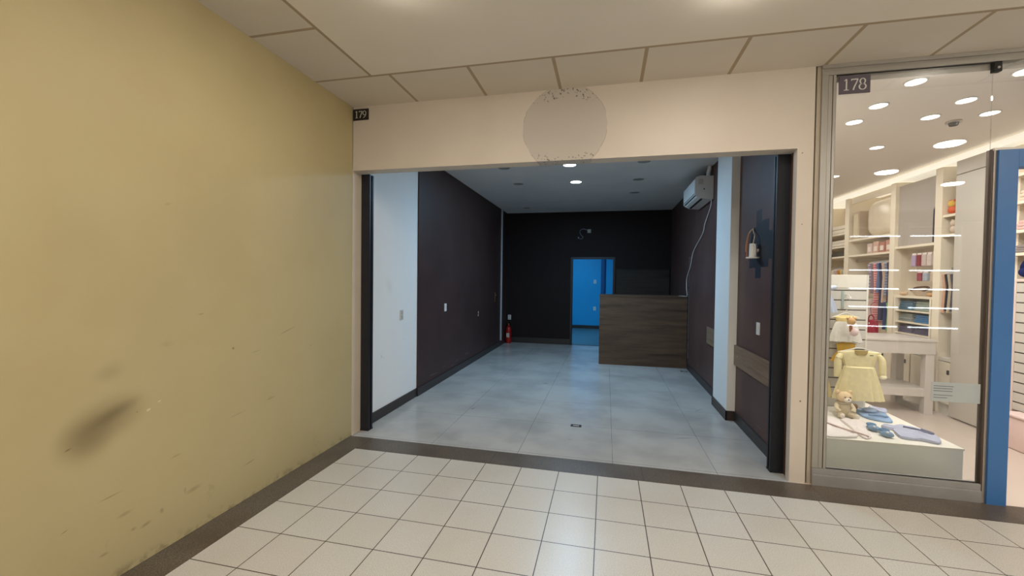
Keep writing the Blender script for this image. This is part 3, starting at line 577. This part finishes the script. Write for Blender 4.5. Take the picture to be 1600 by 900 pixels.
# hanging garments --------------------------------------------------------
def garment_bm(c, prof, axis='X', folds=9, amp=.006, seg=40, seed=0):
    """prof: (z, halfwidth, halfdepth) from top to hem; axis: the wide direction"""
    rr = random.Random(seed); ph = rr.uniform(0, 6); rows = []; z0, z1 = prof[0][0], prof[-1][0]
    fine = []
    for i in range(len(prof) - 1):
        for k in range(4):
            t_ = k / 4; fine.append(tuple(prof[i][q] * (1 - t_) + prof[i + 1][q] * t_ for q in range(3)))
    fine.append(prof[-1])
    for (z, hw, hd) in fine:
        f = abs((z - z0) / (z1 - z0 + 1e-9)); ring = []
        for k in range(seg):
            a = 2 * math.pi * k / seg; wv = 1 + 0; am = amp * f * math.cos(folds * a + ph)
            u = (hw + am) * math.copysign(abs(math.cos(a)) ** .8, math.cos(a)); v = (hd + am) * math.sin(a)
            p = (c[0] + u, c[1] + v, c[2] + z) if axis == 'X' else (c[0] + v, c[1] + u, c[2] + z); ring.append(p)
        rows.append(ring)
    return loft(nbm(), rows)
def hanger(t, c, w, axis='X', m=PLAS):
    bm = nbm(); d = (1, 0) if axis == 'X' else (0, 1)
    P = lambda u, z: (c[0] + u * d[0], c[1] + u * d[1], c[2] + z)
    tube(bm, [P(-w, -.035), P(-w * .5, -.012), P(0, .01), P(w * .5, -.012), P(w, -.035)], .005); tube(bm, [P(0, .01), P(0, .03), P(.012, .045), P(.004, .06), P(-.012, .052)], .0022, 6)
    fin('hanger', bm, m, t, True)
def dress(name, c, w, h, m, label, waist=.45, sleeve=True, depth=.035, seed=0, m_top=None, group=None, cat='dress', axis='X', folds=9):
    t = thing(name, label, cat, (c[0], c[1], c[2] - h), group); hanger(t, c, w * .42, axis)
    wz = -h * waist
    if axis == 'X': fin('hook_pin', tube(nbm(), [(c[0], c[1] - .006, c[2] + .052), (c[0], 1.419, c[2] + .052)], .003, 6), ALU, t)
    if m_top is None:
        fin('dress_body', garment_bm(c, [(-.012, w * .16, .010), (-.03, w * .42, .018), (-h * .14, w * .36, .026), (wz, w * .28, .028), (wz - .01, w * .30, depth), (-h * .75, w * .43, depth * 1.15), (-h, w * .5, depth * 1.3)], axis, folds, .010, seed=seed), m, t, True)
    else:
        fin('bodice', garment_bm(c, [(-.012, w * .16, .010), (-.03, w * .40, .018), (-h * .14, w * .34, .024), (wz, w * .28, .026)], axis, 5, .002, seed=seed), m_top, t, True)
        fin('skirt', garment_bm((c[0], c[1], c[2] + wz), [(0, w * .28, .027), (-.02, w * .34, depth), (-(h + wz) * .6, w * .44, depth * 1.15), (-(h + wz), w * .5, depth * 1.3)], axis, folds, .010, seed=seed), m, t, True)
    if sleeve:
        for s in (-1, 1):
            d = (s, 0) if axis == 'X' else (0, s); P = lambda u, v, z: (c[0] + u * d[0] + (v if axis == 'X' else 0) * 0, c[1] + u * d[1] - v * (1 if axis == 'X' else 0), c[2] + z)
            fin('sleeve', tube(nbm(), [P(w * .36, 0, -.05), P(w * .42, .01, -h * .22), P(w * .43, .015, -h * .42), P(w * .45, .015, -h * .56)], lambda q: .020 + .010 * math.sin(q * math.pi), 12), m_top or m, t, True)
    return t
YEL = cl((240, 226, 176))
dy = dress('hanging_dress', (4.437, 1.20, .906), .415, .47, YEL, 'pale yellow long-sleeved dress hanging at the right edge of the slatwall', .34, True, .045, 2, folds=14)
fin('neck_opening', garment_bm((4.437, 1.172, .896), [(.0, .055, .004), (-.03, .05, .004), (-.045, .03, .004)], 'X', 3, 0, 20), cl((186, 160, 96)), dy, True)
pbox('neck_tag', DARK, dy, 4.50, 1.158, .852, 4.528, 1.162, .859); fin('cuff', ball(nbm(), (4.618, 1.175, .66), (.026, .026, .02)), cl((250, 240, 205)), dy, True)
dress('hanging_dress', (4.389, 1.345, 1.218), .27, .265, cl((236, 232, 222)), 'white dress with a pale yellow bodice high on the slatwall', .27, False, .03, 4, cl((236, 214, 150)))
dress('hanging_dress', (4.409, 1.37, .956), .24, .20, cl((226, 178, 60)), 'deep yellow knitted top behind the pale yellow dress', .5, False, .02, 5, cl((230, 186, 74)), cat='top')
# second yellow sleeve-like garment left of the dress
dress('hanging_dress', (4.178, 1.33, .759), .20, .34, cl((240, 222, 160)), 'second pale yellow dress half hidden behind the teddy bear', .4, False, .03, 8)
# pale blue bow garment
t = thing('bow_garment', 'pale blue baby dress with a big bow at the left edge of the slatwall', 'dress', (4.21, 1.36, 1.23))
fin('dress_body', garment_bm((4.201, 1.36, 1.541), [(0, .02, .01), (-.05, .06, .02), (-.11, .045, .02), (-.2, .09, .03), (-.31, .12, .04)], 'X', 7, .008, seed=3), cl((196, 206, 224)), t, True)
for s in (-1, 1): fin('bow_loop', ball(nbm(), (4.216 + s * .04, 1.315, 1.455 + .012), (.042, .018, .024), Matrix.Rotation(s * -.35, 3, 'Y')), cl((206, 214, 230)), t, True)
fin('bow_knot', ball(nbm(), (4.216, 1.305, 1.455), .016), cl((206, 214, 230)), t, True); fin('flower', ball(nbm(), (4.181, 1.325, 1.51), (.04, .02, .03)), cl((238, 238, 236)), t, True)
# giraffe toy
t = thing('giraffe_toy', 'small beige plush giraffe with pink body hanging on the slatwall', 'toy', (4.40, 1.22, 1.02)); BEI = cl((214, 170, 118))
fin('head', ball(nbm(), (4.385, 1.24, 1.155), (.034, .03, .036)), BEI, t, True); fin('neck', tube(nbm(), [(4.39, 1.26, 1.13), (4.395, 1.26, 1.06)], .013), cl((176, 110, 80)), t, True)
fin('body', ball(nbm(), (4.42, 1.26, 1.055), (.035, .03, .04)), cl((240, 216, 214)), t, True)
for s in (-1, 1): fin('ear', ball(nbm(), (4.385 + s * .032, 1.24, 1.185), .012), BEI, t, True); fin('horn', tube(nbm(), [(4.385 + s * .012, 1.24, 1.185), (4.385 + s * .015, 1.24, 1.205)], .004), cl((240, 200, 190)), t, True)
t = thing('slatwall_hook', 'small white hook with a flower charm on the slatwall', 'hook', (4.42, 1.41, 1.33)); fin('pin', tube(nbm(), [(4.42, 1.42, 1.40), (4.42, 1.36, 1.40), (4.42, 1.355, 1.37)], .004), PLAS, t, True); pbox('card', plain('mint_card', (170, 186, 180), .6), t, 4.385, 1.412, 1.28, 4.405, 1.419, 1.44)
fin('charm', ball(nbm(), (4.425, 1.36, 1.37), (.016, .01, .018)), PLAS, t, True)

# teddy bear ---------------------------------------------------------------
def teddy():
    x, y, z = 4.268, 1.10, .302; t = thing('teddy_bear', 'beige teddy bear with a pale muzzle sitting at the back of the platform', 'teddy bear', (x, y, z)); F = cl((232, 204, 164)); F2 = cl((246, 236, 222)); B = cl((224, 208, 176))
    x += .0
    fin('body', ball(nbm(), (x, y, z + .062), (.052, .045, .066), None, 24), B, t, True)
    h = fin('head', ball(nbm(), (x + .004, y - .01, z + .155), (.056, .048, .046), None, 24), F, t, True)
    for s in (-1, 1):
        fin('ear', ball(nbm(), (x + s * .044, y - .005, z + .196), (.018, .01, .018)), F, h, True); fin('eye', ball(nbm(), (x + .006 + s * .018, y - .055, z + .165), .005), DARK, h, True)
        fin('arm', tube(nbm(), [(x + s * .045, y - .01, z + .10), (x + s * .06, y - .035, z + .07), (x + s * .045, y - .055, z + .05)], lambda q: .017 - .002 * q), B, t, True)
        fin('leg', tube(nbm(), [(x + s * .03, y - .02, z + .024), (x + s * .045, y - .06, z + .022), (x + s * .05, y - .088, z + .026)], lambda q: .02 + .003 * q, 12), B, t, True)
        fin('foot_pad', ball(nbm(), (x + s * .051, y - .102, z + .027), (.018, .008, .02)), F2, t, True)
    mz = fin('muzzle', ball(nbm(), (x + .006, y - .052, z + .142), (.026, .02, .018)), F2, h, True); fin('nose', ball(nbm(), (x + .007, y - .071, z + .150), (.007, .004, .005)), DARK, h, True)
    sc_ = 1.12
    fin('scarf', tube(nbm(), [(x + .045 * math.cos(a * math.pi / 6), y - .005 + .04 * math.sin(a * math.pi / 6), z + .112) for a in range(13)], .009), cl((190, 176, 150)), t, True)
    for o in bpy.data.objects:
        if o.parent == t or (o.parent and o.parent.parent == t):
            for v in o.data.vertices: v.co *= sc_
teddy()
# garments lying on the platform
def lying(name, pts, z0, th, m, label, cat='clothes', bumps=.006, seed=0, parent=None, origin=None, pname=None):
    cx = sum(p[0] for p in pts) / len(pts); cy = sum(p[1] for p in pts) / len(pts); rr = random.Random(seed)
    # smoothed outline
    n = len(pts); out = []
    for i in range(n):
        p0, p1, p2, p3 = pts[i - 1], pts[i], pts[(i + 1) % n], pts[(i + 2) % n]
        for k in range(3):
            t_ = k / 3; out.append(tuple(.5 * (2 * p1[q] + (p2[q] - p0[q]) * t_ + (2 * p0[q] - 5 * p1[q] + 4 * p2[q] - p3[q]) * t_ ** 2 + (3 * p1[q] - p0[q] - 3 * p2[q] + p3[q]) * t_ ** 3) for q in (0, 1)))
    ph = rr.uniform(0, 6)
    def row(s, z): return [(cx + (p[0] - cx) * s, cy + (p[1] - cy) * s, z + (bumps * math.sin(60 * (p[0] * s + p[1]) + ph) if z > z0 + th * .4 else 0)) for p in out]
    bm = loft(nbm(), [row(.97, z0), row(1.0, z0 + th * .35), row(.985, z0 + th * .8), row(.9, z0 + th), row(.5, z0 + th * 1.02), row(.1, z0 + th)])
    if parent: return fin(pname, bm, m, parent, True)
    o = fin(name, bm, m, None, True, origin=(cx, cy, z0)); return tag(o, label, cat)
W1, W2 = cl((244, 236, 232)), cl((238, 228, 224)); BL = cl((150, 178, 214)); LV = cl((188, 192, 216)); TE = cl((128, 160, 190))
lying('baby_blanket', [(3.80, .50), (4.08, .50), (4.11, .70), (4.14, .95), (3.80, .97)], .301, .014, W1, 'white folded baby garment on the left front corner of the platform', seed=1)
lying('baby_blanket', [(4.12, .50), (4.19, .53), (4.26, .72), (4.36, .96), (4.25, .98), (4.18, .96), (4.15, .72)], .301, .012, W2, 'white baby blanket between the teddy bear and the blue booties', seed=2)
lying('baby_shirt', [(3.80, .74), (3.93, .72), (3.97, .86), (3.90, .95), (3.80, .96)], .318, .012, cl((236, 218, 214)), 'small pinkish white shirt on the blanket at the left end of the platform', seed=3)
for k, (x_, y_, r_) in enumerate(((4.02, .62, .5),)):
    o = fin('ribbon', tube(nbm(), [(3.96, .83, .322), (4.01, .75, .322), (4.05, .66, .322), (4.12, .56, .322), (4.16, .505, .318)], .006), cl((206, 180, 170)), None, True, origin=(3.96, .83, .32)); tag(o, 'thin beige ribbon across the white garments on the platform', 'ribbon')
t = thing('baby_overall', 'pale blue folded baby overall in the middle of the platform', 'clothes', (4.47, 1.15, .30))
lying('', [(4.45, 1.28), (4.43, 1.09), (4.48, 1.01), (4.59, .98), (4.64, 1.14), (4.70, 1.35), (4.63, 1.40)], .301, .022, BL, '', parent=t, pname='overall_body', seed=5); fin('bow', ball(nbm(), (4.53, 1.20, .345), (.055, .045, .022)), cl((176, 198, 228)), t, True); lying('', [(4.60, 1.34), (4.66, 1.40), (4.72, 1.30), (4.65, 1.20)], .322, .016, LV, '', parent=t, pname='sleeve', seed=7); fin('strap', tube(nbm(), [(4.47, 1.10, .332), (4.54, 1.07, .337), (4.60, 1.06, .332)], .008), TE, t, True)
t = thing('baby_booties', 'pair of blue knitted booties near the front edge of the platform', 'booties', (4.315, .65, .30))
for s, (bx_, by_) in enumerate(((4.305, .72), (4.325, .59))):
    b = fin('bootie', ball(nbm(), (bx_, by_, .325), (.034, .05, .024), Matrix.Rotation(.5, 3, 'Z')), TE, t, True); fin('cuff', tube(nbm(), [(bx_ + .026 * math.cos(a * math.pi / 5), by_ + .03 + .022 * math.sin(a * math.pi / 5), .345) for a in range(11)], .009), cl((96, 136, 172)), b, True); fin('pompon', ball(nbm(), (bx_ - .01, by_ - .03, .345), .009), cl((230, 226, 232)), b, True)
t = thing('baby_romper', 'lavender grey folded romper at the right front corner of the platform', 'clothes', (4.52, .68, .30))
lying('', [(4.50, .825), (4.41, .58), (4.53, .545), (4.60, .50), (4.66, .55), (4.715, .70), (4.70, .83), (4.62, .90)], .301, .024, LV, '', parent=t, pname='romper_body', seed=9); lying('', [(4.42, .83), (4.47, .76), (4.53, .83), (4.50, .90)], .301, .018, LV, '', parent=t, pname='sleeve', seed=10)
fin('strap', tube(nbm(), [(4.56, .80, .332), (4.62, .74, .336), (4.66, .66, .334), (4.69, .68, .332), (4.66, .76, .334)], .006), cl((118, 122, 148)), t, True)
o = lying('baby_hat', [(4.02, 1.22), (4.12, 1.24), (4.14, 1.12), (4.03, 1.10)], .301, .05, cl((190, 204, 214)), 'pale blue baby hat left of the teddy bear', seed=12, cat='hat')
t = thing('wooden_toy', 'small brown wooden toy right of the teddy bear', 'toy', (4.45, 1.345, .30)); 
for k in range(3): fin('bead', ball(nbm(), (4.42 + k * .035, 1.345, .33), (.024, .02, .028)), cl(((206, 168, 120), (224, 204, 170), (160, 116, 80))[k]), t, True)

# white table --------------------------------------------------------------
t = thing('display_table', 'white display table with a lower shelf in front of the wall shelving', 'table', (5.45, 2.8, 0)); TW = plain('table_greyish_white', (206, 198, 190), .35, 0, .02)
pbox('tabletop', TW, t, 4.90, 2.49, .845, 5.875, 3.10, .87, bev=.003); pbox('apron', TW, t, 4.91, 2.50, .70, 5.865, 3.09, .845)
for (x, y) in ((4.92, 2.505), (5.775, 2.505), (4.92, 3.005), (5.775, 3.005)): pbox('leg', TW, t, x, y, .0, x + .085, y + .08, .70, bev=.003)
pbox('lower_shelf', TW, t, 4.93, 2.515, .20, 5.85, 3.08, .29, bev=.003); pbox('foot_stretcher', GREYL, t, 5.79, 2.585, .0, 5.845, 3.005, .05)
# items on the table edge
for k, (x, c, n) in enumerate(((4.98, (90, 80, 90), 'dark'), (5.08, (150, 120, 100), 'brown'))):
    t = thing('baby_shoe', '%s baby shoe on the display table' % n, 'shoe', (x, 2.62, .87)); fin('upper', ball(nbm(), (x, 2.62, .895), (.045, .025, .022)), cl(c), t, True); pbox('sole', DARK, t, x - .045, 2.595, .871, x + .045, 2.645, .879, bev=.003)

# bay B: wrapped cushion, boxes, hanging clothes
o = fin('wrapped_bedding', ball(nbm(), (6.17, 3.95, 2.50), (.14, .34, .275), None, 24), plain('clear_wrapped_cream', (236, 222, 198), .25, 0, .08, 12, .3), None, True, origin=(6.17, 3.95, 2.222))
for v in o.data.vertices: v.co.y = math.copysign(abs(v.co.y / .34) ** .4 * .34, v.co.y); v.co.z = .275 + math.copysign(abs((v.co.z - .278) / .275) ** .45 * .275, v.co.z - .278)
tag(o, 'large cream bedding set in clear wrap on the upper shelf', 'bedding')
t = thing('framed_gift', 'narrow framed gift box beside the wrapped bedding', 'gift box', (6.08, 4.47, 2.222)); pbox('box', plain('taupe_box', (196, 178, 158), .5), t, 6.03, 4.40, 2.222, 6.2, 4.56, 2.66, bev=.003); pbox('clear_front', plain('pale_insert', (220, 206, 176), .3), t, 6.022, 4.42, 2.24, 6.032, 4.54, 2.62, bev=.002)
pk = [((214, 160, 140), 'salmon'), ((196, 128, 112), 'brick pink'), ((222, 182, 160), 'peach'), ((226, 196, 184), 'pale pink')]
for k, (c, n) in enumerate(pk):
    y = 3.68 + k * .145; t = thing('gift_box', '%s packaged gift box on the middle shelf of the bay' % n, 'box', (6.1, y, 1.972)); pbox('carton', plain('carton_' + n.replace(' ', '_'), c, .5, 0, .2, 30), t, 6.03, y - .062, 1.972, 6.2, y + .062, 2.14 - .02 * (k % 2), bev=.003); pbox('label_window', plain('carton_window', (236, 222, 208), .3), t, 6.026, y - .035, 2.0, 6.03, y + .035, 2.07)
def rod(y0, y1, z, label):
    t = thing('clothes_rail', label, 'clothes rail', (6.12, (y0 + y1) / 2, z)); fin('bar', cyl(nbm(), (6.12, (y0 + y1) / 2, z), .011, y1 - y0, 'Y', 14), ALU, t)
    for y in (y0 + .006, y1 - .006): fin('socket', cyl(nbm(), (6.12, y, z), .02, .012, 'Y', 14), ALU, t)
rod(3.585, 4.605, 1.88, 'chrome clothes rail under the gift box shelf'); rod(2.453, 2.665, 1.70, 'chrome clothes rail beside the tall white door')
def hang(y, z, w, h, c, label, group, stripe=None, seed=0):
    t = thing('hanging_garment', label, 'clothes', (6.12, y, z - h), group)
    bm = garment_bm((6.12, y, z), [(-.03, .05, .010), (-.055, w * .5, .013), (-h * .4, w * .42, .015), (-h, w * .48, .017)], 'X', 6, .003, 28, seed); fin('garment', bm, cl(c, stripe), t, True)
    for v in range(1): fin('hanger', tube(nbm(), [(6.12 - w * .4, y, z - .05), (6.12, y, z - .01), (6.12 + w * .4, y, z - .05)], .005), PLAS, t, True)
    fin('hook', tube(nbm(), [(6.12, y, z - .01), (6.12, y, z + .01), (6.135, y, z + .025), (6.12, y, z + .038), (6.108, y, z + .03)], .0025, 6), ALU, t, True)
B = [(4.10, 1.865, .45, (206, 196, 204), 'pale lilac', ((150, 130, 150), .05)), (4.03, 1.865, .5, (150, 130, 140), 'mauve', None), (3.96, 1.865, .95, (238, 190, 184), 'pink and white patterned', ((222, 90, 90), .035)), (3.89, 1.865, .48, (110, 130, 170), 'steel blue', None),
     (3.83, 1.865, .88, (60, 56, 90), 'dark navy', None), (3.77, 1.865, .62, (222, 190, 168), 'peach', None), (3.71, 1.865, .52, (170, 178, 200), 'blue grey striped', ((110, 120, 150), .04)), (3.65, 1.865, .6, (92, 70, 84), 'dark plum', None)]
for k, (y, z, h, c, n, st) in enumerate(B): hang(y, z, .24, h, c, '%s baby garment on the rail under the gift boxes' % n, 'clothes on the left rail', st, k)
# lower level garments and bag
rod(3.586, 4.604, 1.31, 'lower chrome clothes rail in the left clothes bay')
hang(3.66, 1.30, .22, .46, (140, 196, 130), 'bright green garment on the lower rail', 'clothes on the lower rail', None, 20); hang(3.74, 1.30, .22, .44, (56, 66, 120), 'dark blue garment on the lower rail', 'clothes on the lower rail', None, 21); hang(4.12, 1.30, .22, .4, (232, 206, 200), 'pale pink garment on the lower rail', 'clothes on the lower rail', None, 22)
t = thing('red_tote_bag', 'crimson children\'s bag with a small emblem hanging in the clothes bay', 'bag', (5.96, 3.88, .78)); pbox('bag_body', cl((178, 32, 66)), t, 5.93, 3.76, .78, 5.985, 4.02, .98, bev=.012)
fin('handle', tube(nbm(), [(5.96, 3.82, .97), (5.96, 3.84, 1.03), (5.96, 3.89, 1.05), (5.96, 3.94, 1.03), (5.96, 3.96, .97)], .008), cl((150, 24, 52)), t, True); fin('emblem', ball(nbm(), (5.928, 3.88, .93), (.004, .014, .012)), PLAS, t, True)
fin('hook_strap', tube(nbm(), [(5.96, 3.89, 1.05), (5.97, 3.92, 1.2), (6.12, 3.925, 1.31)], .003, 6), cl((150, 24, 52)), t, True)
# bay A
folded((6.15, 5.0, 2.362), (.3, .55, .13), cl((236, 224, 204)), 'cream rolled blankets on the top shelf at the far left bay', None, layers=2, seed=30)
folded((6.15, 5.0, 2.142), (.3, .55, .10), cl((232, 220, 204)), 'cream blanket stack on the second shelf at the far left bay', None, layers=2, seed=31)
folded((6.15, 4.95, 1.972), (.3, .42, .08), cl((96, 92, 80)), 'dark patterned blankets on the third shelf at the far left bay', None, layers=4, seed=32)
rod(4.722, 5.648, 1.80, 'chrome clothes rail in the far left bay')
for k, (c, n) in enumerate((((240, 232, 222), 'white'), ((226, 206, 160), 'cream'), ((220, 150, 60), 'orange'), ((210, 190, 200), 'lilac'), ((236, 224, 196), 'ivory'))): hang(4.80 + k * .09, 1.785, .22, .42, c, '%s baby garment on the rail at the far left bay' % n, 'clothes in the far left bay', None, 40 + k)
# bay C small packs and mirror cloth
for k, (y, c, n) in enumerate(((3.20, (180, 160, 190), 'lilac'), (3.11, (140, 50, 60), 'dark red'), (3.02, (206, 186, 180), 'pink grey'), (2.93, (216, 200, 190), 'cream pink'), (2.84, (200, 180, 176), 'dusty rose'))):
    t = thing('hanging_pack', '%s hanging accessory pack in the upper row above the cubby' % n, 'pack', (6.06, y, 1.75), None); pbox('pack', cl(c), t, 6.04, y - .038, 1.745, 6.07, y + .038, 1.89, bev=.008); pbox('header_card', plain('card_' + n.replace(' ', '_'), (230, 216, 206), .5), t, 6.05, y - .036, 1.875, 6.054, y + .036, 1.915); fin('peg', cyl(nbm(), (6.24, y, 1.90), .003, .36, 'X', 8), ALU, t)
for k, (y, c, n) in enumerate(((3.09, (150, 60, 76), 'crimson'), (2.99, (170, 178, 190), 'blue grey'), (2.86, (214, 190, 170), 'beige'))):
    t = thing('hanging_pack', '%s hanging accessory pack in the lower row above the cubby' % n, 'pack', (6.06, y, 1.56), None); pbox('pack', cl(c), t, 6.04, y - .04, 1.555, 6.07, y + .04, 1.66, bev=.008); pbox('header_card', plain('card2_%d' % k, (230, 216, 206), .5), t, 6.05, y - .038, 1.645, 6.054, y + .038, 1.68); fin('peg', cyl(nbm(), (6.24, y, 1.67), .003, .36, 'X', 8), ALU, t)
t = thing('wicker_ring', 'dark wicker wreath basket on top of the cubby unit', 'basket', (6.1, 3.12, 1.36)); fin('rim', tube(nbm(), [(6.08 + .05 * math.sin(a * math.pi / 8), 3.13 + .13 * math.cos(a * math.pi / 8), 1.45 + .03 * math.sin(a * math.pi / 8)) for a in range(17)], .012), cl((96, 66, 56)), t, True)
fin('basket_bowl', loft(nbm(), [[(6.10 + r * .8 * math.cos(2 * math.pi * k / 20), 3.12 + r * math.sin(2 * math.pi * k / 20), z) for k in range(20)] for r, z in ((.07, 1.361), (.10, 1.39), (.125, 1.43))]), cl((214, 196, 176)), t, True)
for k, (y, c, n) in enumerate(((3.36, (226, 196, 160), 'cream'), (2.88, (206, 160, 110), 'tan'))):
    t = thing('plush_toy', '%s plush toy lying on top of the cubby unit' % n, 'toy', (6.03, y, 1.361)); fin('body', ball(nbm(), (6.04, y, 1.385), (.035, .055, .025)), cl(c), t, True); fin('head', ball(nbm(), (6.03, y - .06, 1.39), .026), cl(c), t, True)
t = thing('dark_scarf', 'dark slate scarf hanging at the right of the grey mirror panel', 'scarf', (6.03, 2.81, 2.05)); fin('cloth_fall', garment_bm((6.03, 2.81, 2.47), [(0, .012, .012), (-.05, .03, .022), (-.3, .03, .026), (-.44, .028, .026)], 'X', 5, .004, 20, 3), cl((70, 64, 78)), t, True); fin('hook', tube(nbm(), [(6.04, 2.782, 2.49), (6.03, 2.80, 2.49), (6.03, 2.81, 2.47)], .004), PLAS, t, True)
# bay D toys and clothes
for (y, z, c, n, r) in ((2.60, 2.335, (230, 110, 70), 'coral red', .055), (2.50, 2.335, (232, 150, 60), 'orange', .043), (2.56, 2.105, (226, 206, 186), 'beige', .055)):
    t = thing('plush_toy', '%s plush toy on the narrow shelf beside the tall white door' % n, 'toy', (6.06, y, z)); fin('body', ball(nbm(), (6.06, y, z + r * .9), (r * .9, r, r * .9)), cl(c), t, True); fin('head', ball(nbm(), (6.04, y - .01, z + r * 2.1), r * .72), cl((240, 196, 90) if n != 'beige' else c), t, True)
    for s in (-1, 1): fin('ear', ball(nbm(), (6.04, y - .01 + s * r * .5, z + r * 2.8), r * .22), cl(c), t, True)
folded((6.15, 2.56, 2.105 + .0), (.0001 + .2, .0001 + .09, .03), cl((120, 100, 90)), 'small brown folded cloth behind the beige plush toy', None, seed=50, layers=1).location.x = 6.29
for k, (c, n) in enumerate((((226, 176, 146), 'peach'), ((40, 42, 56), 'black'), ((206, 190, 160), 'cream'), ((90, 84, 100), 'slate'), ((176, 70, 62), 'brick red'))): hang(2.64 - k * .04, 1.685, .26, .5 - .02 * (k % 2), c, '%s baby garment on the rail beside the tall white door' % n, 'clothes on the right rail', None, 60 + k)

# unit seen through the blue doorway
t = thing('entrance_shelving', 'white shelf unit with a slatted lower front seen through the blue doorway', 'shelving', (6.2, 1.4, 0))
pbox('side_post', plain('pinkish_white_lacquer', (232, 214, 204), .4), t, X0 - .01, 1.72, .22, X1, 1.93, 1.55); pbox('upper_post', CREAM, t, X0 + .1, 1.86, 1.55, X1, 1.93, 2.9)
pbox('slat_front', SLAT, t, X0 - .005, .70, .32, X0 + .02, 1.72, 1.55); pbox('ledge', plain('pinkish_white_ledge', (232, 214, 204), .4), t, X0 - .01, .70, 1.55, X1 - .02, 1.93, 1.575, bev=.003); pbox('plinth', GREYL, t, X0 + .06, .70, 0, X1 - .02, 1.90, .32)
for z in (2.60, 2.33, 2.05, 1.83): pbox('shelf_board', CREAM, t, X0 + .02, .95, z - .03, X1 - .016, 1.86, z, bev=.002)
items = [((6.12, 1.68, 2.332), (236, 214, 190), 'cream', .10), ((6.12, 1.68, 2.052), (226, 190, 180), 'dusty pink', .09), ((6.12, 1.70, 1.832), (150, 140, 136), 'grey', .07), ((6.12, 1.45, 2.332), (206, 190, 200), 'lilac', .09), ((6.12, 1.45, 2.052), (220, 206, 196), 'ivory', .09), ((6.12, 1.45, 1.832), (190, 180, 200), 'violet', .07)]
for k, (p, c, n, h) in enumerate(items): folded(p, (.2, .2, h), cl(c), '%s folded baby clothes on a shelf seen through the blue doorway' % n, 'folded clothes by the doorway', seed=70 + k, layers=3)
t = thing('navy_backpack', 'navy children\'s backpack on the ledge above the slatted front', 'backpack', (6.09, 1.71, 1.575)); fin('bag_body', ball(nbm(), (6.10, 1.70, 1.68), (.07, .10, .105), None, 20), cl((34, 40, 84)), t, True); fin('front_pocket', ball(nbm(), (6.05, 1.70, 1.64), (.04, .07, .05)), cl((40, 48, 96)), t, True); fin('top_handle', tube(nbm(), [(6.1, 1.67, 1.775), (6.1, 1.70, 1.80), (6.1, 1.73, 1.775)], .006), cl((34, 40, 84)), t, True)
t = thing('pink_bin', 'pale pink storage bin on the floor at the right edge', 'bin', (5.93, 1.50, 0)); bm = nbm(); box(bm, 5.82, 1.30, 0, 5.975, 1.62, .30, bev=.02); fin('bin_body', bm, plain('pale_pink_plastic', (232, 206, 200), .4), t, True); pbox('lid', plain('pale_pink_plastic_lid', (236, 212, 206), .4), t, 5.81, 1.29, .30, 5.98, 1.63, .32, bev=.006)

# ------------------------------------------------------------ opposite shop display, seen as reflection in the glass
YD = -7.0; LED = emit('led_tube_glow', (.80, .90, 1.0), 14)
for i, (xa, xb) in enumerate(((7.46, 8.40), (8.60, 9.50))):
    s = 'left' if i == 0 else 'right'
    t = thing('lit_display_case', 'pale display case with glowing shelf edges across the corridor, %s one, mirrored in the glass' % s, 'display case', ((xa + xb) / 2, YD - .2, 0))
    bm = nbm(); box(bm, xa - .04, YD - .4, 0, xa - .01, YD, 2.75); box(bm, xb + .01, YD - .4, 0, xb + .04, YD, 2.75); fin('side_panels', bm, WHITE, t)
    pbox('back_panel', WHITE, t, xa - .01, YD - .4, 0, xb + .01, YD - .38, 2.75); pbox('top_panel', WHITE, t, xa - .04, YD - .4, 2.75, xb + .04, YD, 2.78)
    for z in (2.565, 1.815, 1.405, 1.0, .572):
        sh = pbox('shelf', WHITE, t, xa - .008, YD - .37, z + .01, xb + .008, YD - .004, z + .03); fin('led_tube', cyl(nbm(), ((xa + xb) / 2, YD + .004, z), .012, xb - xa, 'X', 12), LED, sh)
